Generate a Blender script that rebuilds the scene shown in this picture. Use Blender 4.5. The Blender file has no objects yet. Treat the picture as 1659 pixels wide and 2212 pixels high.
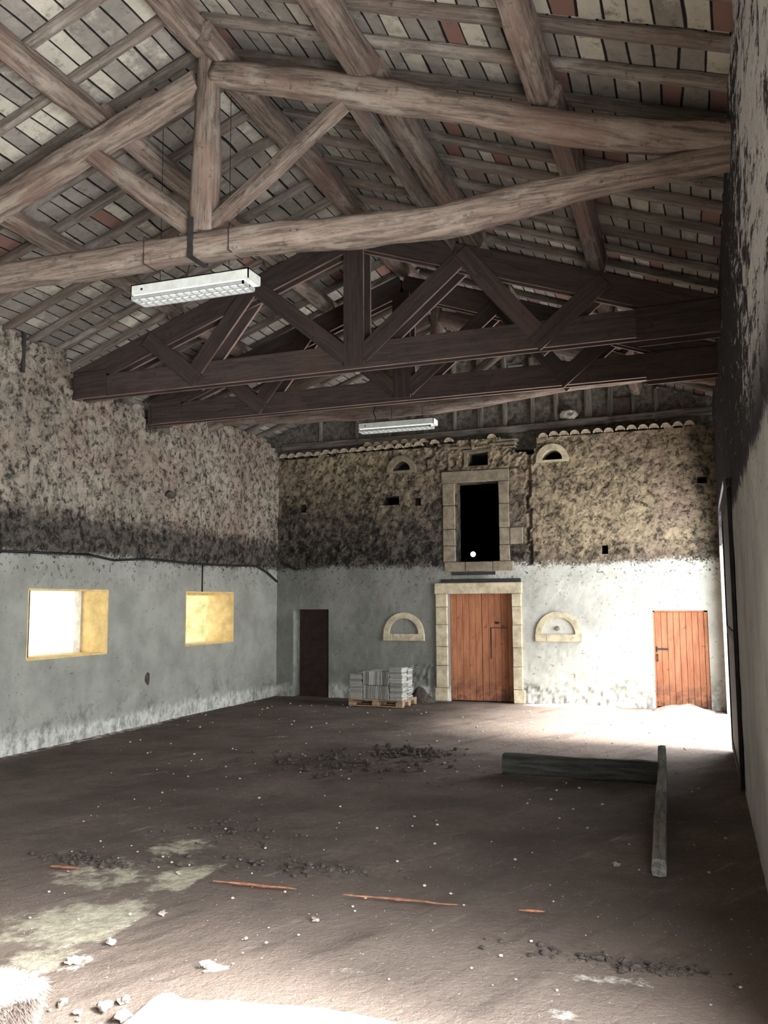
import bpy, bmesh, math, random
from mathutils import Vector, Matrix, noise

SC = bpy.context.scene
COL = SC.collection
random.seed(7)

# ------------------------------------------------------------------ camera, world, light, exposure
CAM_H = 2.1
cam_data = bpy.data.cameras.new('camera')
cam = bpy.data.objects.new('camera', cam_data)
COL.objects.link(cam)
SC.camera = cam
YAW, PITCH, ROLL, FPX = 0.347543, 0.103928, -0.006493, 1880.33
fw = Vector((-math.sin(YAW) * math.cos(PITCH), math.cos(YAW) * math.cos(PITCH), math.sin(PITCH)))
rt = Vector((math.cos(YAW), math.sin(YAW), 0))
up = rt.cross(fw)
rt2 = rt * math.cos(ROLL) + up * math.sin(ROLL)
up2 = -rt * math.sin(ROLL) + up * math.cos(ROLL)
mw = Matrix((rt2, up2, -fw)).transposed().to_4x4()
mw.translation = Vector((0, 0, CAM_H))
cam.matrix_world = mw
cam_data.sensor_fit = 'VERTICAL'
cam_data.sensor_height = 24.0
cam_data.lens = 24.0 * FPX / 2212.0
cam_data.clip_start = 0.05

SC.view_settings.view_transform = 'Standard'
SC.view_settings.look = 'None'
SC.view_settings.gamma = 1
SC.view_settings.use_curve_mapping = False
SC.view_settings.exposure = -0.25
SC.cycles.use_denoising = True
SC.cycles.max_bounces = 10
SC.cycles.diffuse_bounces = 6
SC.cycles.sample_clamp_indirect = 6.0

world = bpy.data.worlds.new('sky')
SC.world = world
world.use_nodes = True
bg = world.node_tree.nodes['Background']
bg.inputs[0].default_value = (0.93, 0.97, 1.0, 1)
bg.inputs[1].default_value = 3.2


def daylight(name, loc, rot, sx, sy, radiance, color=(0.95, 0.98, 1.0)):
    d = bpy.data.lights.new(name, 'AREA')
    d.shape = 'RECTANGLE'
    d.size, d.size_y = sx, sy
    d.energy = radiance * math.pi * sx * sy
    d.color = color
    o = bpy.data.objects.new(name, d)
    COL.objects.link(o)
    o.location = loc
    o.rotation_euler = rot
    return o


XL, XR, YB, XC, SL = -9.28, 0.364, 18.262, -4.46, 0.362
ZR = 7.86                                   # underside of the rafters at the ridge
# skylight through the two big doorways of the right wall and the two windows
daylight('daylight_far_doorway', (XR + 0.62, 15.6, 1.95), (0, math.radians(90), 0), 3.8, 4.2, 16.0)
daylight('daylight_near_doorway', (XR + 0.62, 1.6, 1.9), (0, math.radians(90), 0), 3.7, 4.6, 46.0)
daylight('daylight_near_window', (XL - 0.85, 11.2, 1.85), (0, math.radians(-90), 0), 1.1, 1.9, 0.7)
daylight('daylight_far_window', (XL - 0.85, 15.5, 1.85), (0, math.radians(-90), 0), 1.1, 1.9, 1.0)
sun_data = bpy.data.lights.new('sun', 'SUN')
sun_data.energy = 40.0
sun_data.angle = math.radians(20)
sun_data.color = (1.0, 0.97, 0.92)
sun = bpy.data.objects.new('sun', sun_data)
COL.objects.link(sun)
sun.rotation_euler = Vector((-1.0, 0.19, -0.90)).to_track_quat('-Z', 'Y').to_euler()


# ------------------------------------------------------------------ material helpers
class NT:
    def __init__(s, name):
        s.m = bpy.data.materials.new(name)
        s.m.use_nodes = True
        s.t = s.m.node_tree
        s.bsdf = s.t.nodes['Principled BSDF']
        s.bsdf.inputs['Roughness'].default_value = 0.9
        s.bsdf.inputs['Specular IOR Level'].default_value = 0.2

    def n(s, typ, ins=None, **kw):
        nd = s.t.nodes.new(typ)
        for k, v in kw.items():
            setattr(nd, k, v)
        for k, v in (ins or {}).items():
            s.set(nd.inputs[k], v)
        return nd

    def set(s, sock, v):
        if isinstance(v, bpy.types.NodeSocket):
            s.t.links.new(v, sock)
        elif isinstance(v, tuple) and len(v) == 3 and sock.type == 'RGBA':
            sock.default_value = (*v, 1)
        else:
            sock.default_value = v

    def math(s, op, a, b=0.0, c=0.0):
        nd = s.n('ShaderNodeMath', operation=op)
        s.set(nd.inputs[0], a); s.set(nd.inputs[1], b); s.set(nd.inputs[2], c)
        return nd.outputs[0]

    def step(s, v, lo, hi, a=0.0, b=1.0):
        nd = s.n('ShaderNodeMapRange', interpolation_type='SMOOTHSTEP')
        s.set(nd.inputs[0], v)
        for i, x in enumerate((lo, hi, a, b)):
            s.set(nd.inputs[1 + i], x)
        return nd.outputs[0]

    def noise(s, vec, scale, detail=4.0, rough=0.6, dist=0.0):
        nd = s.n('ShaderNodeTexNoise', {'Scale': scale, 'Detail': detail, 'Roughness': rough, 'Distortion': dist})
        s.t.links.new(vec, nd.inputs['Vector'])
        return nd.outputs['Fac']

    def mix(s, f, a, b):
        nd = s.n('ShaderNodeMix', data_type='RGBA')
        s.set(nd.inputs[0], f); s.set(nd.inputs[6], a); s.set(nd.inputs[7], b)
        return nd.outputs[2]

    def mul(s, c, f):
        nd = s.n('ShaderNodeVectorMath', operation='SCALE')
        s.set(nd.inputs[0], c); s.set(nd.inputs['Scale'], f)
        return nd.outputs[0]

    def scaled(s, vec, sc):
        nd = s.n('ShaderNodeMapping')
        s.t.links.new(vec, nd.inputs[0]); nd.inputs['Scale'].default_value = sc
        return nd.outputs[0]

    def obj(s):
        return s.n('ShaderNodeTexCoord').outputs['Object']

    def pos(s):
        return s.n('ShaderNodeNewGeometry').outputs['Position']

    def bump(s, h, dist, strength=1.0):
        nd = s.n('ShaderNodeBump', {'Strength': strength, 'Distance': dist, 'Height': h})
        s.t.links.new(nd.outputs[0], s.bsdf.inputs['Normal'])

    def out(s, col, rough=None):
        s.set(s.bsdf.inputs['Base Color'], col)
        if rough is not None:
            s.bsdf.inputs['Roughness'].default_value = rough
        return s.m


def wood(name, dark, light, pale=None, red=None, scale=1.0):
    k = NT(name)
    o = k.obj()
    rnd = k.n('ShaderNodeObjectInfo').outputs['Random']
    off = k.n('ShaderNodeVectorMath', operation='ADD')
    k.set(off.inputs[0], o)
    cmb = k.n('ShaderNodeCombineXYZ')
    k.set(cmb.inputs[0], k.math('MULTIPLY', rnd, 37.0)); k.set(cmb.inputs[1], k.math('MULTIPLY', rnd, 11.0))
    k.set(off.inputs[1], cmb.outputs[0])
    v = off.outputs[0]
    grain = k.noise(k.scaled(v, (1.6 * scale, 22 * scale, 22 * scale)), 1.0, 8, 0.7, 0.2)
    patch = k.noise(k.scaled(v, (1.0, 3.0, 3.0)), 1.6, 6, 0.7)
    c = k.mix(k.step(grain, 0.34, 0.64), dark, light)
    fleck = k.step(k.noise(k.scaled(v, (5, 30, 30)), 1.0, 6, 0.75), 0.56, 0.66)
    c = k.mix(k.math('MULTIPLY', fleck, 0.45), c, tuple(x * 0.4 for x in dark))
    if pale:
        c = k.mix(k.step(patch, 0.5, 0.68), c, pale)
    if red:
        c = k.mix(k.math('MULTIPLY', k.step(k.noise(v, 0.9, 3), 0.5, 0.66), 0.7), c, red)
    spots = k.step(k.noise(v, 9, 7, 0.75), 0.58, 0.70)
    c = k.mix(k.math('MULTIPLY', spots, 0.75), c, tuple(x * 0.35 for x in dark))
    c = k.mul(c, k.step(rnd, 0, 1, 0.85, 1.15))
    cracks = k.step(k.noise(k.scaled(v, (1.2, 45, 45)), 1.0, 3, 0.5), 0.3, 0.38)
    k.bump(k.math('ADD', k.math('MULTIPLY', grain, 0.6), k.math('MULTIPLY', cracks, 0.4)), 0.02, 0.8)
    return k.out(c, 0.85)


def flat(name, col, rough=0.8, var=0.25, scale=6.0, bump=0.004, metallic=0.0):
    k = NT(name)
    o = k.obj()
    f = k.noise(o, scale, 6, 0.65)
    c = k.mix(k.step(f, 0.3, 0.7), tuple(x * (1 - var) for x in col), tuple(min(1, x * (1 + var)) for x in col))
    k.bump(f, bump)
    k.bsdf.inputs['Metallic'].default_value = metallic
    return k.out(c, rough)


def wall_material(name, z_plaster, z_soot, plaster, stone, soot_amount=0.9, base=True, kind='left'):
    """Lower coat of plaster, a sooty band above it, then bare rubble render."""
    k = NT(name)
    p = k.pos()
    sep = k.n('ShaderNodeSeparateXYZ')
    k.set(sep.inputs[0], p)
    x, y, z = sep.outputs
    w1 = k.math('SUBTRACT', k.noise(p, 1.1, 3), 0.5)
    w2 = k.math('SUBTRACT', k.noise(p, 9.0, 4), 0.5)
    zw = k.math('ADD', z, k.math('ADD', k.math('MULTIPLY', w1, 0.25), k.math('MULTIPLY', w2, 0.22)))
    # plaster
    pn = k.noise(p, 1.4, 5, 0.6)
    pc = k.mix(k.step(pn, 0.3, 0.7), tuple(v * 0.78 for v in plaster), tuple(v * 1.12 for v in plaster))
    pc = k.mix(k.math('MULTIPLY', k.step(k.noise(p, 4.5, 6, 0.7), 0.55, 0.75), 0.5), pc, tuple(v * 0.6 for v in plaster))
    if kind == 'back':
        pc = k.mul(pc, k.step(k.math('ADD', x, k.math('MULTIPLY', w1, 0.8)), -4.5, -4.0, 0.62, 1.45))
    speck = k.step(k.noise(p, 17, 3, 0.5), 0.66, 0.71)
    speck_top = k.step(k.noise(p, 12, 6, 0.72), 0.565, 0.63)
    near_top = k.step(z, z_plaster - 0.75, z_plaster - 0.1)
    speck = k.math('MAXIMUM', k.math('MULTIPLY', speck, 0.5), k.math('MULTIPLY', speck_top, k.math('MULTIPLY', near_top, 0.9)))
    pc = k.mix(speck, pc, (0.035, 0.03, 0.025))
    if base:
        eff = k.math('MULTIPLY', k.step(zw, 0.34, 0.16), 0.85)
        blot = k.step(k.noise(k.scaled(p, (1, 1, 0.6)), 7, 9, 0.78), 0.36, 0.62)
        bc = k.mix(blot, tuple(v * 0.75 for v in plaster), (0.58, 0.58, 0.54))
        pc = k.mix(eff, pc, bc)
        grime = k.math('MULTIPLY', k.step(zw, 0.75, 0.35), k.step(k.noise(p, 3.2, 6, 0.7), 0.5, 0.62))
        pc = k.mix(k.math('MULTIPLY', k.math('MULTIPLY', grime, 0.6), k.math('SUBTRACT', 1.0, eff)), pc, tuple(v * 0.4 for v in plaster))
    # rubble render
    vor = k.n('ShaderNodeTexVoronoi', {'Scale': 9.0, 'Randomness': 1.0})
    wv = k.n('ShaderNodeVectorMath', operation='ADD')
    k.set(wv.inputs[0], p)
    nzc = k.n('ShaderNodeTexNoise', {'Scale': 6.0, 'Detail': 4.0})
    k.set(nzc.inputs['Vector'], p)
    sc_ = k.n('ShaderNodeVectorMath', operation='SCALE')
    k.set(sc_.inputs[0], nzc.outputs['Color']); sc_.inputs['Scale'].default_value = 0.28
    k.set(wv.inputs[1], sc_.outputs[0])
    k.set(vor.inputs['Vector'], wv.outputs[0])
    rough = k.noise(wv.outputs[0], 6.5, 10, 0.74, 0.0)
    fine = k.noise(p, 26, 6, 0.7)
    big = k.noise(p, 0.8, 4, 0.6)
    st = k.mix(k.step(rough, 0.36, 0.60), tuple(v * 0.45 for v in stone), tuple(v * 1.25 for v in stone))
    st = k.mix(k.step(big, 0.45, 0.65), st, k.mul(st, 0.75))
    warm = k.math('MULTIPLY', k.step(k.noise(p, 0.6, 3), 0.48, 0.6), 0.45)
    st = k.mix(warm, st, k.mix(rough, (0.10, 0.065, 0.05), (0.52, 0.37, 0.30)))
    pits = k.step(k.math('ADD', k.math('MULTIPLY', rough, -0.7), k.math('MULTIPLY', k.noise(p, 13, 7, 0.75), 1.0)), 0.19, 0.30)
    st = k.mix(k.math('MULTIPLY', pits, 0.8), st, (0.035, 0.028, 0.022))
    # soot band; the back wall also has left-side shade painted in
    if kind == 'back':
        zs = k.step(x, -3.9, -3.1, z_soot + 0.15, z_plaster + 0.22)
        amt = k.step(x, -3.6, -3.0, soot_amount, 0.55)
        general = k.math('MULTIPLY', k.step(x, -3.9, -2.9, 0.9, 0.05), k.step(k.math('ADD', z, k.math('MULTIPLY', w1, 2.2)), 5.9, 3.6))  # left rubble darkened for stain and for the weaker light there
        corner = k.math('MULTIPLY', k.step(x, -0.35, 0.15), 0.6)  # rubble darker towards the right corner
    elif kind == 'left':
        zs = k.math('ADD', z_soot, 0.0)
        amt = k.math('ADD', soot_amount, 0.0)
        general = k.math('MULTIPLY', k.step(k.noise(p, 0.7, 3), 0.5, 0.7), 0.25)
        corner = k.math('ADD', 0.0, 0.0)
    else:
        zs = k.math('ADD', 9.0, 0.0)
        amt = k.math('ADD', 0.97, 0.0)
        general = k.math('ADD', 0.0, 0.0)
        corner = k.math('ADD', 0.0, 0.0)
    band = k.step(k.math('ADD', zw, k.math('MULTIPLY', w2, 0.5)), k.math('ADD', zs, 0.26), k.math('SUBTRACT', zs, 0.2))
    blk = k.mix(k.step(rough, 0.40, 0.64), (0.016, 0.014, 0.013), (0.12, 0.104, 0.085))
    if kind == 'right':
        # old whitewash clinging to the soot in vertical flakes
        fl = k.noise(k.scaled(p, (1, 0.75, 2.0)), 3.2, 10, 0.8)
        thr = k.step(y, 4.4, 9.0, 0.42, 0.60)  # flakes thicken towards the near end, painting its stronger light
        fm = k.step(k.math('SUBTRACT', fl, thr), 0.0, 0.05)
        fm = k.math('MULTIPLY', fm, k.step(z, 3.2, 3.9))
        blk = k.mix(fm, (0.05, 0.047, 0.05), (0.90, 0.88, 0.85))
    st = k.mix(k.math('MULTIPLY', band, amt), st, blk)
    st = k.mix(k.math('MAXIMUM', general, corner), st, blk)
    pmask = k.step(k.math('ADD', zw, k.math('MULTIPLY', k.math('SUBTRACT', fine, 0.5), 0.35)), z_plaster + 0.05, z_plaster - 0.05)
    pmask_c = k.math('MULTIPLY', pmask, 1.0)
    col = k.mix(pmask_c, st, pc)
    hs = k.math('ADD', k.math('ADD', k.math('MULTIPLY', rough, 1.2), k.math('MULTIPLY', fine, 0.25)), k.math('MULTIPLY', k.math('SUBTRACT', 1.0, pits), 0.35))
    hp = k.math('ADD', k.math('MULTIPLY', pn, 0.15), 0.9)
    h = k.n('ShaderNodeMix', {0: pmask, 2: hs, 3: hp})
    k.bump(h.outputs[0], 0.07, 0.9)
    return k.out(col, 0.95)


MAT = {}
MAT['timber'] = wood('old_timber', (0.085, 0.065, 0.053), (0.245, 0.19, 0.155), pale=(0.28, 0.24, 0.20), red=(0.175, 0.11, 0.088))
MAT['rafter'] = wood('rafter_timber', (0.09, 0.075, 0.063), (0.22, 0.185, 0.155), pale=(0.27, 0.24, 0.21), red=(0.15, 0.105, 0.085))
MAT['truss_board'] = wood('stained_truss_board', (0.045, 0.034, 0.031), (0.078, 0.057, 0.05), red=(0.085, 0.055, 0.045))
MAT['raw_edge'] = wood('bare_board_edge', (0.16, 0.10, 0.08), (0.33, 0.23, 0.185))  # pale edges mix bare wood with painted light on board undersides
MAT['dark_beam'] = wood('dark_floor_beam', (0.025, 0.025, 0.024), (0.07, 0.068, 0.06))
MAT['plank'] = wood('grey_plank', (0.12, 0.12, 0.105), (0.30, 0.295, 0.26), pale=(0.36, 0.36, 0.32))
MAT['pallet'] = wood('pallet_wood', (0.20, 0.14, 0.09), (0.44, 0.31, 0.20))
MAT['iron'] = flat('dark_iron', (0.03, 0.028, 0.028), 0.7)
MAT['cable'] = flat('black_cable', (0.018, 0.018, 0.018), 0.6)
MAT['surround'] = flat('dressed_limestone', (0.46, 0.40, 0.28), 0.9, 0.28, 5.0, 0.012)
MAT['surround_dark'] = flat('sooty_limestone', (0.21, 0.175, 0.128), 0.9, 0.32, 5.0, 0.012)
MAT['coping'] = flat('clay_coping_tile', (0.42, 0.35, 0.26), 0.9, 0.35, 7.0, 0.01)
k_ = NT('cement_slab')
rn_ = k_.n('ShaderNodeObjectInfo').outputs['Random']
MAT['slab'] = k_.out(k_.mul(k_.mix(k_.noise(k_.obj(), 9.0, 6, 0.7), (0.30, 0.30, 0.265), (0.50, 0.495, 0.45)), k_.step(rn_, 0, 1, 0.55, 1.05)), 0.9)
MAT['reveal'] = flat('yellow_limewash', (0.60, 0.44, 0.19), 0.9, 0.22, 5.0, 0.01)
MAT['reveal_grey'] = flat('grey_reveal', (0.22, 0.22, 0.20), 0.95, 0.25, 5.0, 0.01)
MAT['exterior'] = flat('yellow_exterior_render', (0.62, 0.55, 0.25), 0.9, 0.3, 3.0, 0.01)
MAT['stone'] = flat('loose_stone', (0.27, 0.23, 0.195), 0.9, 0.35, 20.0, 0.01)
MAT['crumb'] = flat('pale_crumbs', (0.38, 0.345, 0.30), 0.95, 0.4, 2.0, 0.002)
MAT['clod'] = flat('dark_soil', (0.06, 0.049, 0.042), 1.0, 0.4, 12.0, 0.02)
MAT['white_board'] = flat('white_board', (0.88, 0.87, 0.84), 0.6, 0.05, 4.0, 0.002)
MAT['orange'] = flat('orange_brick', (0.74, 0.36, 0.22), 0.95, 0.4, 14.0, 0.004)
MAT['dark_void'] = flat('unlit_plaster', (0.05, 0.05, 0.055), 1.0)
MAT['door_leaf_dark'] = flat('black_sliding_door', (0.035, 0.036, 0.042), 0.6, 0.3)
MAT['brown_door'] = flat('dark_brown_door', (0.04, 0.024, 0.021), 0.7, 0.25)
MAT['lamp_white'] = flat('dusty_white_enamel', (0.72, 0.74, 0.68), 0.5, 0.12, 8.0, 0.002)
MAT['louvre'] = flat('grey_louvre', (0.42, 0.43, 0.42), 0.5, 0.1, 8.0, 0.001)
MAT['gable_fill'] = flat('rubble_infill', (0.17, 0.15, 0.125), 1.0, 0.5, 9.0, 0.05)
MAT['brick_fill'] = flat('brown_infill', (0.10, 0.075, 0.06), 1.0, 0.3, 9.0, 0.03)
MAT['gable_timber'] = wood('gable_timber', (0.09, 0.08, 0.068), (0.24, 0.215, 0.18))
MAT['fur'] = flat('white_fur', (0.74, 0.70, 0.65), 0.9, 0.06, 9.0, 0.002)
MAT['dark_fur'] = flat('taupe_fur', (0.13, 0.105, 0.09), 0.9, 0.2, 9.0, 0.002)
MAT['skin'] = flat('pinkish_undercoat', (0.30, 0.24, 0.21), 0.9, 0.1, 9.0, 0.002)
MAT['pale'] = flat('pale_mortar', (0.50, 0.46, 0.39), 0.95, 0.2, 9.0, 0.01)

MAT['left'] = wall_material('left_wall_coat', 2.88, 3.52, (0.262, 0.262, 0.232), (0.36, 0.31, 0.25))
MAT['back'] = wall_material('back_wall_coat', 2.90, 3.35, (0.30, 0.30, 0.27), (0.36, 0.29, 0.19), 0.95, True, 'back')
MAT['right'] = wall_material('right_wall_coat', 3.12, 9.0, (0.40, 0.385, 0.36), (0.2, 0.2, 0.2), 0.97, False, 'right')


def orange_door():
    k = NT('orange_door_paint')
    o = k.obj()
    v = k.scaled(o, (5, 5, 0.9))
    c = k.mix(k.step(k.noise(v, 2.0, 6, 0.7), 0.3, 0.7), (0.27, 0.105, 0.055), (0.42, 0.18, 0.095))
    sp = k.step(k.noise(o, 5.5, 5, 0.7), 0.60, 0.72)
    c = k.mix(k.math('MULTIPLY', sp, 0.8), c, (0.07, 0.03, 0.022))
    sep = k.n('ShaderNodeSeparateXYZ'); k.set(sep.inputs[0], o)
    low = k.math('MULTIPLY', k.step(sep.outputs[2], 0.75, 0.1), k.step(k.noise(o, 3.5, 5, 0.7), 0.42, 0.6))
    c = k.mix(k.math('MULTIPLY', low, 0.75), c, (0.09, 0.045, 0.035))
    k.bump(k.noise(v, 6, 5), 0.004)
    return k.out(c, 0.75)


MAT['orange_door'] = orange_door()


def floor_material():
    k = NT('dirt_floor_earth')
    p = k.pos()
    at = k.n('ShaderNodeAttribute', attribute_name='sandy').outputs['Fac']
    du = k.n('ShaderNodeAttribute', attribute_name='dusty').outputs['Fac']
    da = k.n('ShaderNodeAttribute', attribute_name='clods').outputs['Fac']
    n1 = k.noise(p, 0.9, 6, 0.65)
    n2 = k.noise(p, 14, 6, 0.75)
    c = k.mix(k.step(n1, 0.3, 0.7), (0.075, 0.057, 0.048), (0.165, 0.127, 0.108))
    c = k.mix(k.step(n2, 0.35, 0.7, 0.0, 0.55), c, (0.075, 0.06, 0.052))
    fs = k.n('ShaderNodeSeparateXYZ'); k.set(fs.inputs[0], p)
    door_lit = k.step(k.math('ADD', fs.outputs[1], k.math('MULTIPLY', k.math('SUBTRACT', n1, 0.5), 4.0)), 6.6, 4.6)  # paler earth by both doorways, daylight painted into the floor colour
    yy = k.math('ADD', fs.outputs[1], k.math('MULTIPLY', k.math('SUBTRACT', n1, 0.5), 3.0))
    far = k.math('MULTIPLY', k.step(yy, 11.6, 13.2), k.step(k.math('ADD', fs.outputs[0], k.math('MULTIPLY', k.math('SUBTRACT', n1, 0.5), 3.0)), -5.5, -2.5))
    door_lit = k.math('MAXIMUM', door_lit, far)
    c = k.mix(k.math('MULTIPLY', door_lit, 0.8), c, k.mix(n2, (0.19, 0.147, 0.122), (0.29, 0.235, 0.20)))
    # dragged pale and dark streaks, running the way a rake was pulled
    mp = k.n('ShaderNodeMapping'); k.set(mp.inputs[0], p)
    mp.inputs['Rotation'].default_value = (0, 0, -1.1)
    sv = k.scaled(mp.outputs[0], (0.8, 4.2, 1))
    stn = k.step(k.noise(sv, 1.0, 8, 0.72), 0.57, 0.74)
    c = k.mix(k.math('MULTIPLY', stn, 0.5), c, (0.40, 0.35, 0.29))
    stk = k.step(k.noise(sv, 0.7, 8, 0.72), 0.50, 0.36)
    c = k.mix(k.math('MULTIPLY', stk, 0.5), c, (0.07, 0.055, 0.047))
    wob = k.math('SUBTRACT', k.noise(p, 4.5, 6, 0.7), 0.5)
    sm = k.step(k.math('ADD', at, k.math('MULTIPLY', wob, 1.3)), 0.27, 0.55)
    sc_ = k.mix(k.step(n2, 0.3, 0.7), (0.31, 0.28, 0.205), (0.56, 0.52, 0.41))
    c = k.mix(k.math('MULTIPLY', sm, 0.9), c, sc_)
    dm = k.step(k.math('ADD', du, k.math('SUBTRACT', k.noise(p, 7, 7, 0.75), 0.5)), 0.45, 0.62)
    c = k.mix(k.math('MULTIPLY', dm, 0.85), c, (0.66, 0.61, 0.55))
    cm = k.step(k.math('ADD', da, k.math('MULTIPLY', wob, 0.9)), 0.40, 0.62)
    c = k.mix(k.math('MULTIPLY', cm, 0.85), c, (0.035, 0.032, 0.028))
    chips = k.step(k.noise(p, 42, 3, 0.6), 0.70, 0.72)
    c = k.mix(k.math('MULTIPLY', chips, 0.8), c, (0.62, 0.58, 0.5))
    k.bump(k.math('ADD', k.math('MULTIPLY', n2, 0.7), k.math('MULTIPLY', k.noise(p, 45, 4), 0.3)), 0.035, 0.9)
    return k.out(c, 0.93)


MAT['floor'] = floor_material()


def deck_material(red_shift, offset):
    """Clay roof tiles laid side by side across the rafters, some limewashed, some bare red."""
    k = NT('clay_deck_tiles')
    o = k.obj()                                # x: down the slope, y: along the ridge
    sep = k.n('ShaderNodeSeparateXYZ'); k.set(sep.inputs[0], o)
    row = k.math('FLOOR', k.math('DIVIDE', k.math('SUBTRACT', sep.outputs[1], offset), 0.592))
    rw = k.n('ShaderNodeTexWhiteNoise', noise_dimensions='1D'); k.set(rw.inputs['W'], row)
    u = k.math('ADD', k.math('DIVIDE', sep.outputs[0], 0.20), k.math('MULTIPLY', rw.outputs['Value'], 7.0))
    u = k.math('ADD', u, k.math('MULTIPLY', k.noise(k.scaled(o, (2.2, 0.35, 1)), 1.0, 2), 1.1))
    tid = k.math('FLOOR', u)
    fr = k.math('FRACT', u)
    cid = k.n('ShaderNodeCombineXYZ'); k.set(cid.inputs[0], tid); k.set(cid.inputs[1], row)
    wn = k.n('ShaderNodeTexWhiteNoise', noise_dimensions='2D'); k.set(wn.inputs['Vector'], cid.outputs[0])
    r = wn.outputs['Value']
    edge = k.math('MINIMUM', fr, k.math('SUBTRACT', 1.0, fr))
    wid = k.math('ADD', 0.022, k.math('MULTIPLY', k.noise(o, 3.0, 5, 0.7), 0.07))
    joint = k.step(edge, wid, k.math('MULTIPLY', wid, 0.45))
    red = k.mix(r, (0.20, 0.115, 0.095), (0.25, 0.165, 0.14))
    lime = k.mix(k.noise(o, 5, 6, 0.7), (0.28, 0.26, 0.21), (0.60, 0.56, 0.47))
    grey = k.mix(k.noise(o, 4, 6, 0.75), (0.11, 0.098, 0.087), (0.36, 0.325, 0.28))
    c = k.mix(k.step(k.math('ADD', r, red_shift), 0.07, 0.09), red, grey)
    c = k.mix(k.step(k.math('ADD', r, k.math('MULTIPLY', k.math('SUBTRACT', k.noise(o, 3.5, 7, 0.75), 0.5), 1.5)), k.step(sep.outputs[1], 6.6, 7.6, 0.36, 0.62), k.step(sep.outputs[1], 6.6, 7.6, 0.66, 1.0)), c, lime)  # limewash thins behind the front truss, painting that bay's shade as well
    c = k.mix(k.math('MULTIPLY', k.step(k.noise(o, 6, 8, 0.78), 0.52, 0.68), 0.75), c, (0.085, 0.075, 0.065))
    c = k.mix(joint, c, (0.012, 0.011, 0.011))
    tilt = k.math('MULTIPLY', r, 0.5)
    k.bump(k.math('ADD', tilt, k.math('MULTIPLY', k.math('SUBTRACT', 1.0, joint), 0.8)), 0.03)
    return k.out(c, 0.95)


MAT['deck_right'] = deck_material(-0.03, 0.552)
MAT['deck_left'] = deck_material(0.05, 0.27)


def lamp_glow():
    k = NT('louvre_glow')
    k.bsdf.inputs['Emission Color'].default_value = (1.0, 1.0, 0.97, 1)
    k.bsdf.inputs['Emission Strength'].default_value = 1.1
    return k.out((0.9, 0.9, 0.88), 0.4)


MAT['glow'] = lamp_glow()


# ------------------------------------------------------------------ object helpers
def link(name, bm, mat, parent=None, mtx=None, smooth=False):
    me = bpy.data.meshes.new(name)
    bmesh.ops.recalc_face_normals(bm, faces=bm.faces[:])
    bm.to_mesh(me)
    bm.free()
    if smooth:
        for f in me.polygons:
            f.use_smooth = True
    for m in (mat if isinstance(mat, (list, tuple)) else [mat]):
        me.materials.append(m)
    o = bpy.data.objects.new(name, me)
    COL.objects.link(o)
    if mtx is not None:
        o.matrix_basis = mtx
    if parent is not None:
        o.parent = parent
    return o


def tag(o, label, cat, group=None, kind=None):
    o['label'] = label
    o['category'] = cat
    if group:
        o['group'] = group
    if kind:
        o['kind'] = kind
    return o


def struct(o, label=None):
    o['kind'] = 'structure'
    if label:
        o['label'] = label
    return o


def thing(name, label, cat, loc=(0, 0, 0), rz=0.0, group=None):
    o = bpy.data.objects.new(name, None)
    COL.objects.link(o)
    o.location = loc
    o.rotation_euler = (0, 0, rz)
    o.empty_display_size = 0.2
    return tag(o, label, cat, group)


def box(bm, x0, x1, y0, y1, z0, z1, bev=0.0, jit=0.0):
    r = bmesh.ops.create_cube(bm, size=1.0)
    vs = r['verts']
    for v in vs:
        v.co = Vector(((x0 + x1) / 2 + v.co.x * (x1 - x0), (y0 + y1) / 2 + v.co.y * (y1 - y0), (z0 + z1) / 2 + v.co.z * (z1 - z0)))
        if jit:
            v.co += Vector([random.uniform(-jit, jit) for _ in range(3)])
    if bev:
        es = list({e for v in vs for e in v.link_edges})
        bmesh.ops.bevel(bm, geom=es, offset=bev, segments=1, affect='EDGES')
    return bm


def box_mesh(*a, **k):
    return box(bmesh.new(), *a, **k)


def frame_matrix(a, b, upv=Vector((0, 0, 1))):
    x = (b - a).normalized()
    z = (upv - x * upv.dot(x)).normalized()
    y = z.cross(x)
    m = Matrix((x, y, z)).transposed().to_4x4()
    m.translation = a
    return m


def interp(pts, t):
    """Catmull-Rom through the list at t in 0..1"""
    n = len(pts) - 1
    s = min(max(t * n, 0), n - 1e-6)
    i = int(s); u = s - i
    p0 = pts[max(i - 1, 0)]; p1 = pts[i]; p2 = pts[i + 1]; p3 = pts[min(i + 2, n)]
    return 0.5 * ((2 * p1) + (p2 - p0) * u + (2 * p0 - 5 * p1 + 4 * p2 - p3) * u * u + (3 * p1 - p0 - 3 * p2 + p3) * u ** 3)


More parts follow.
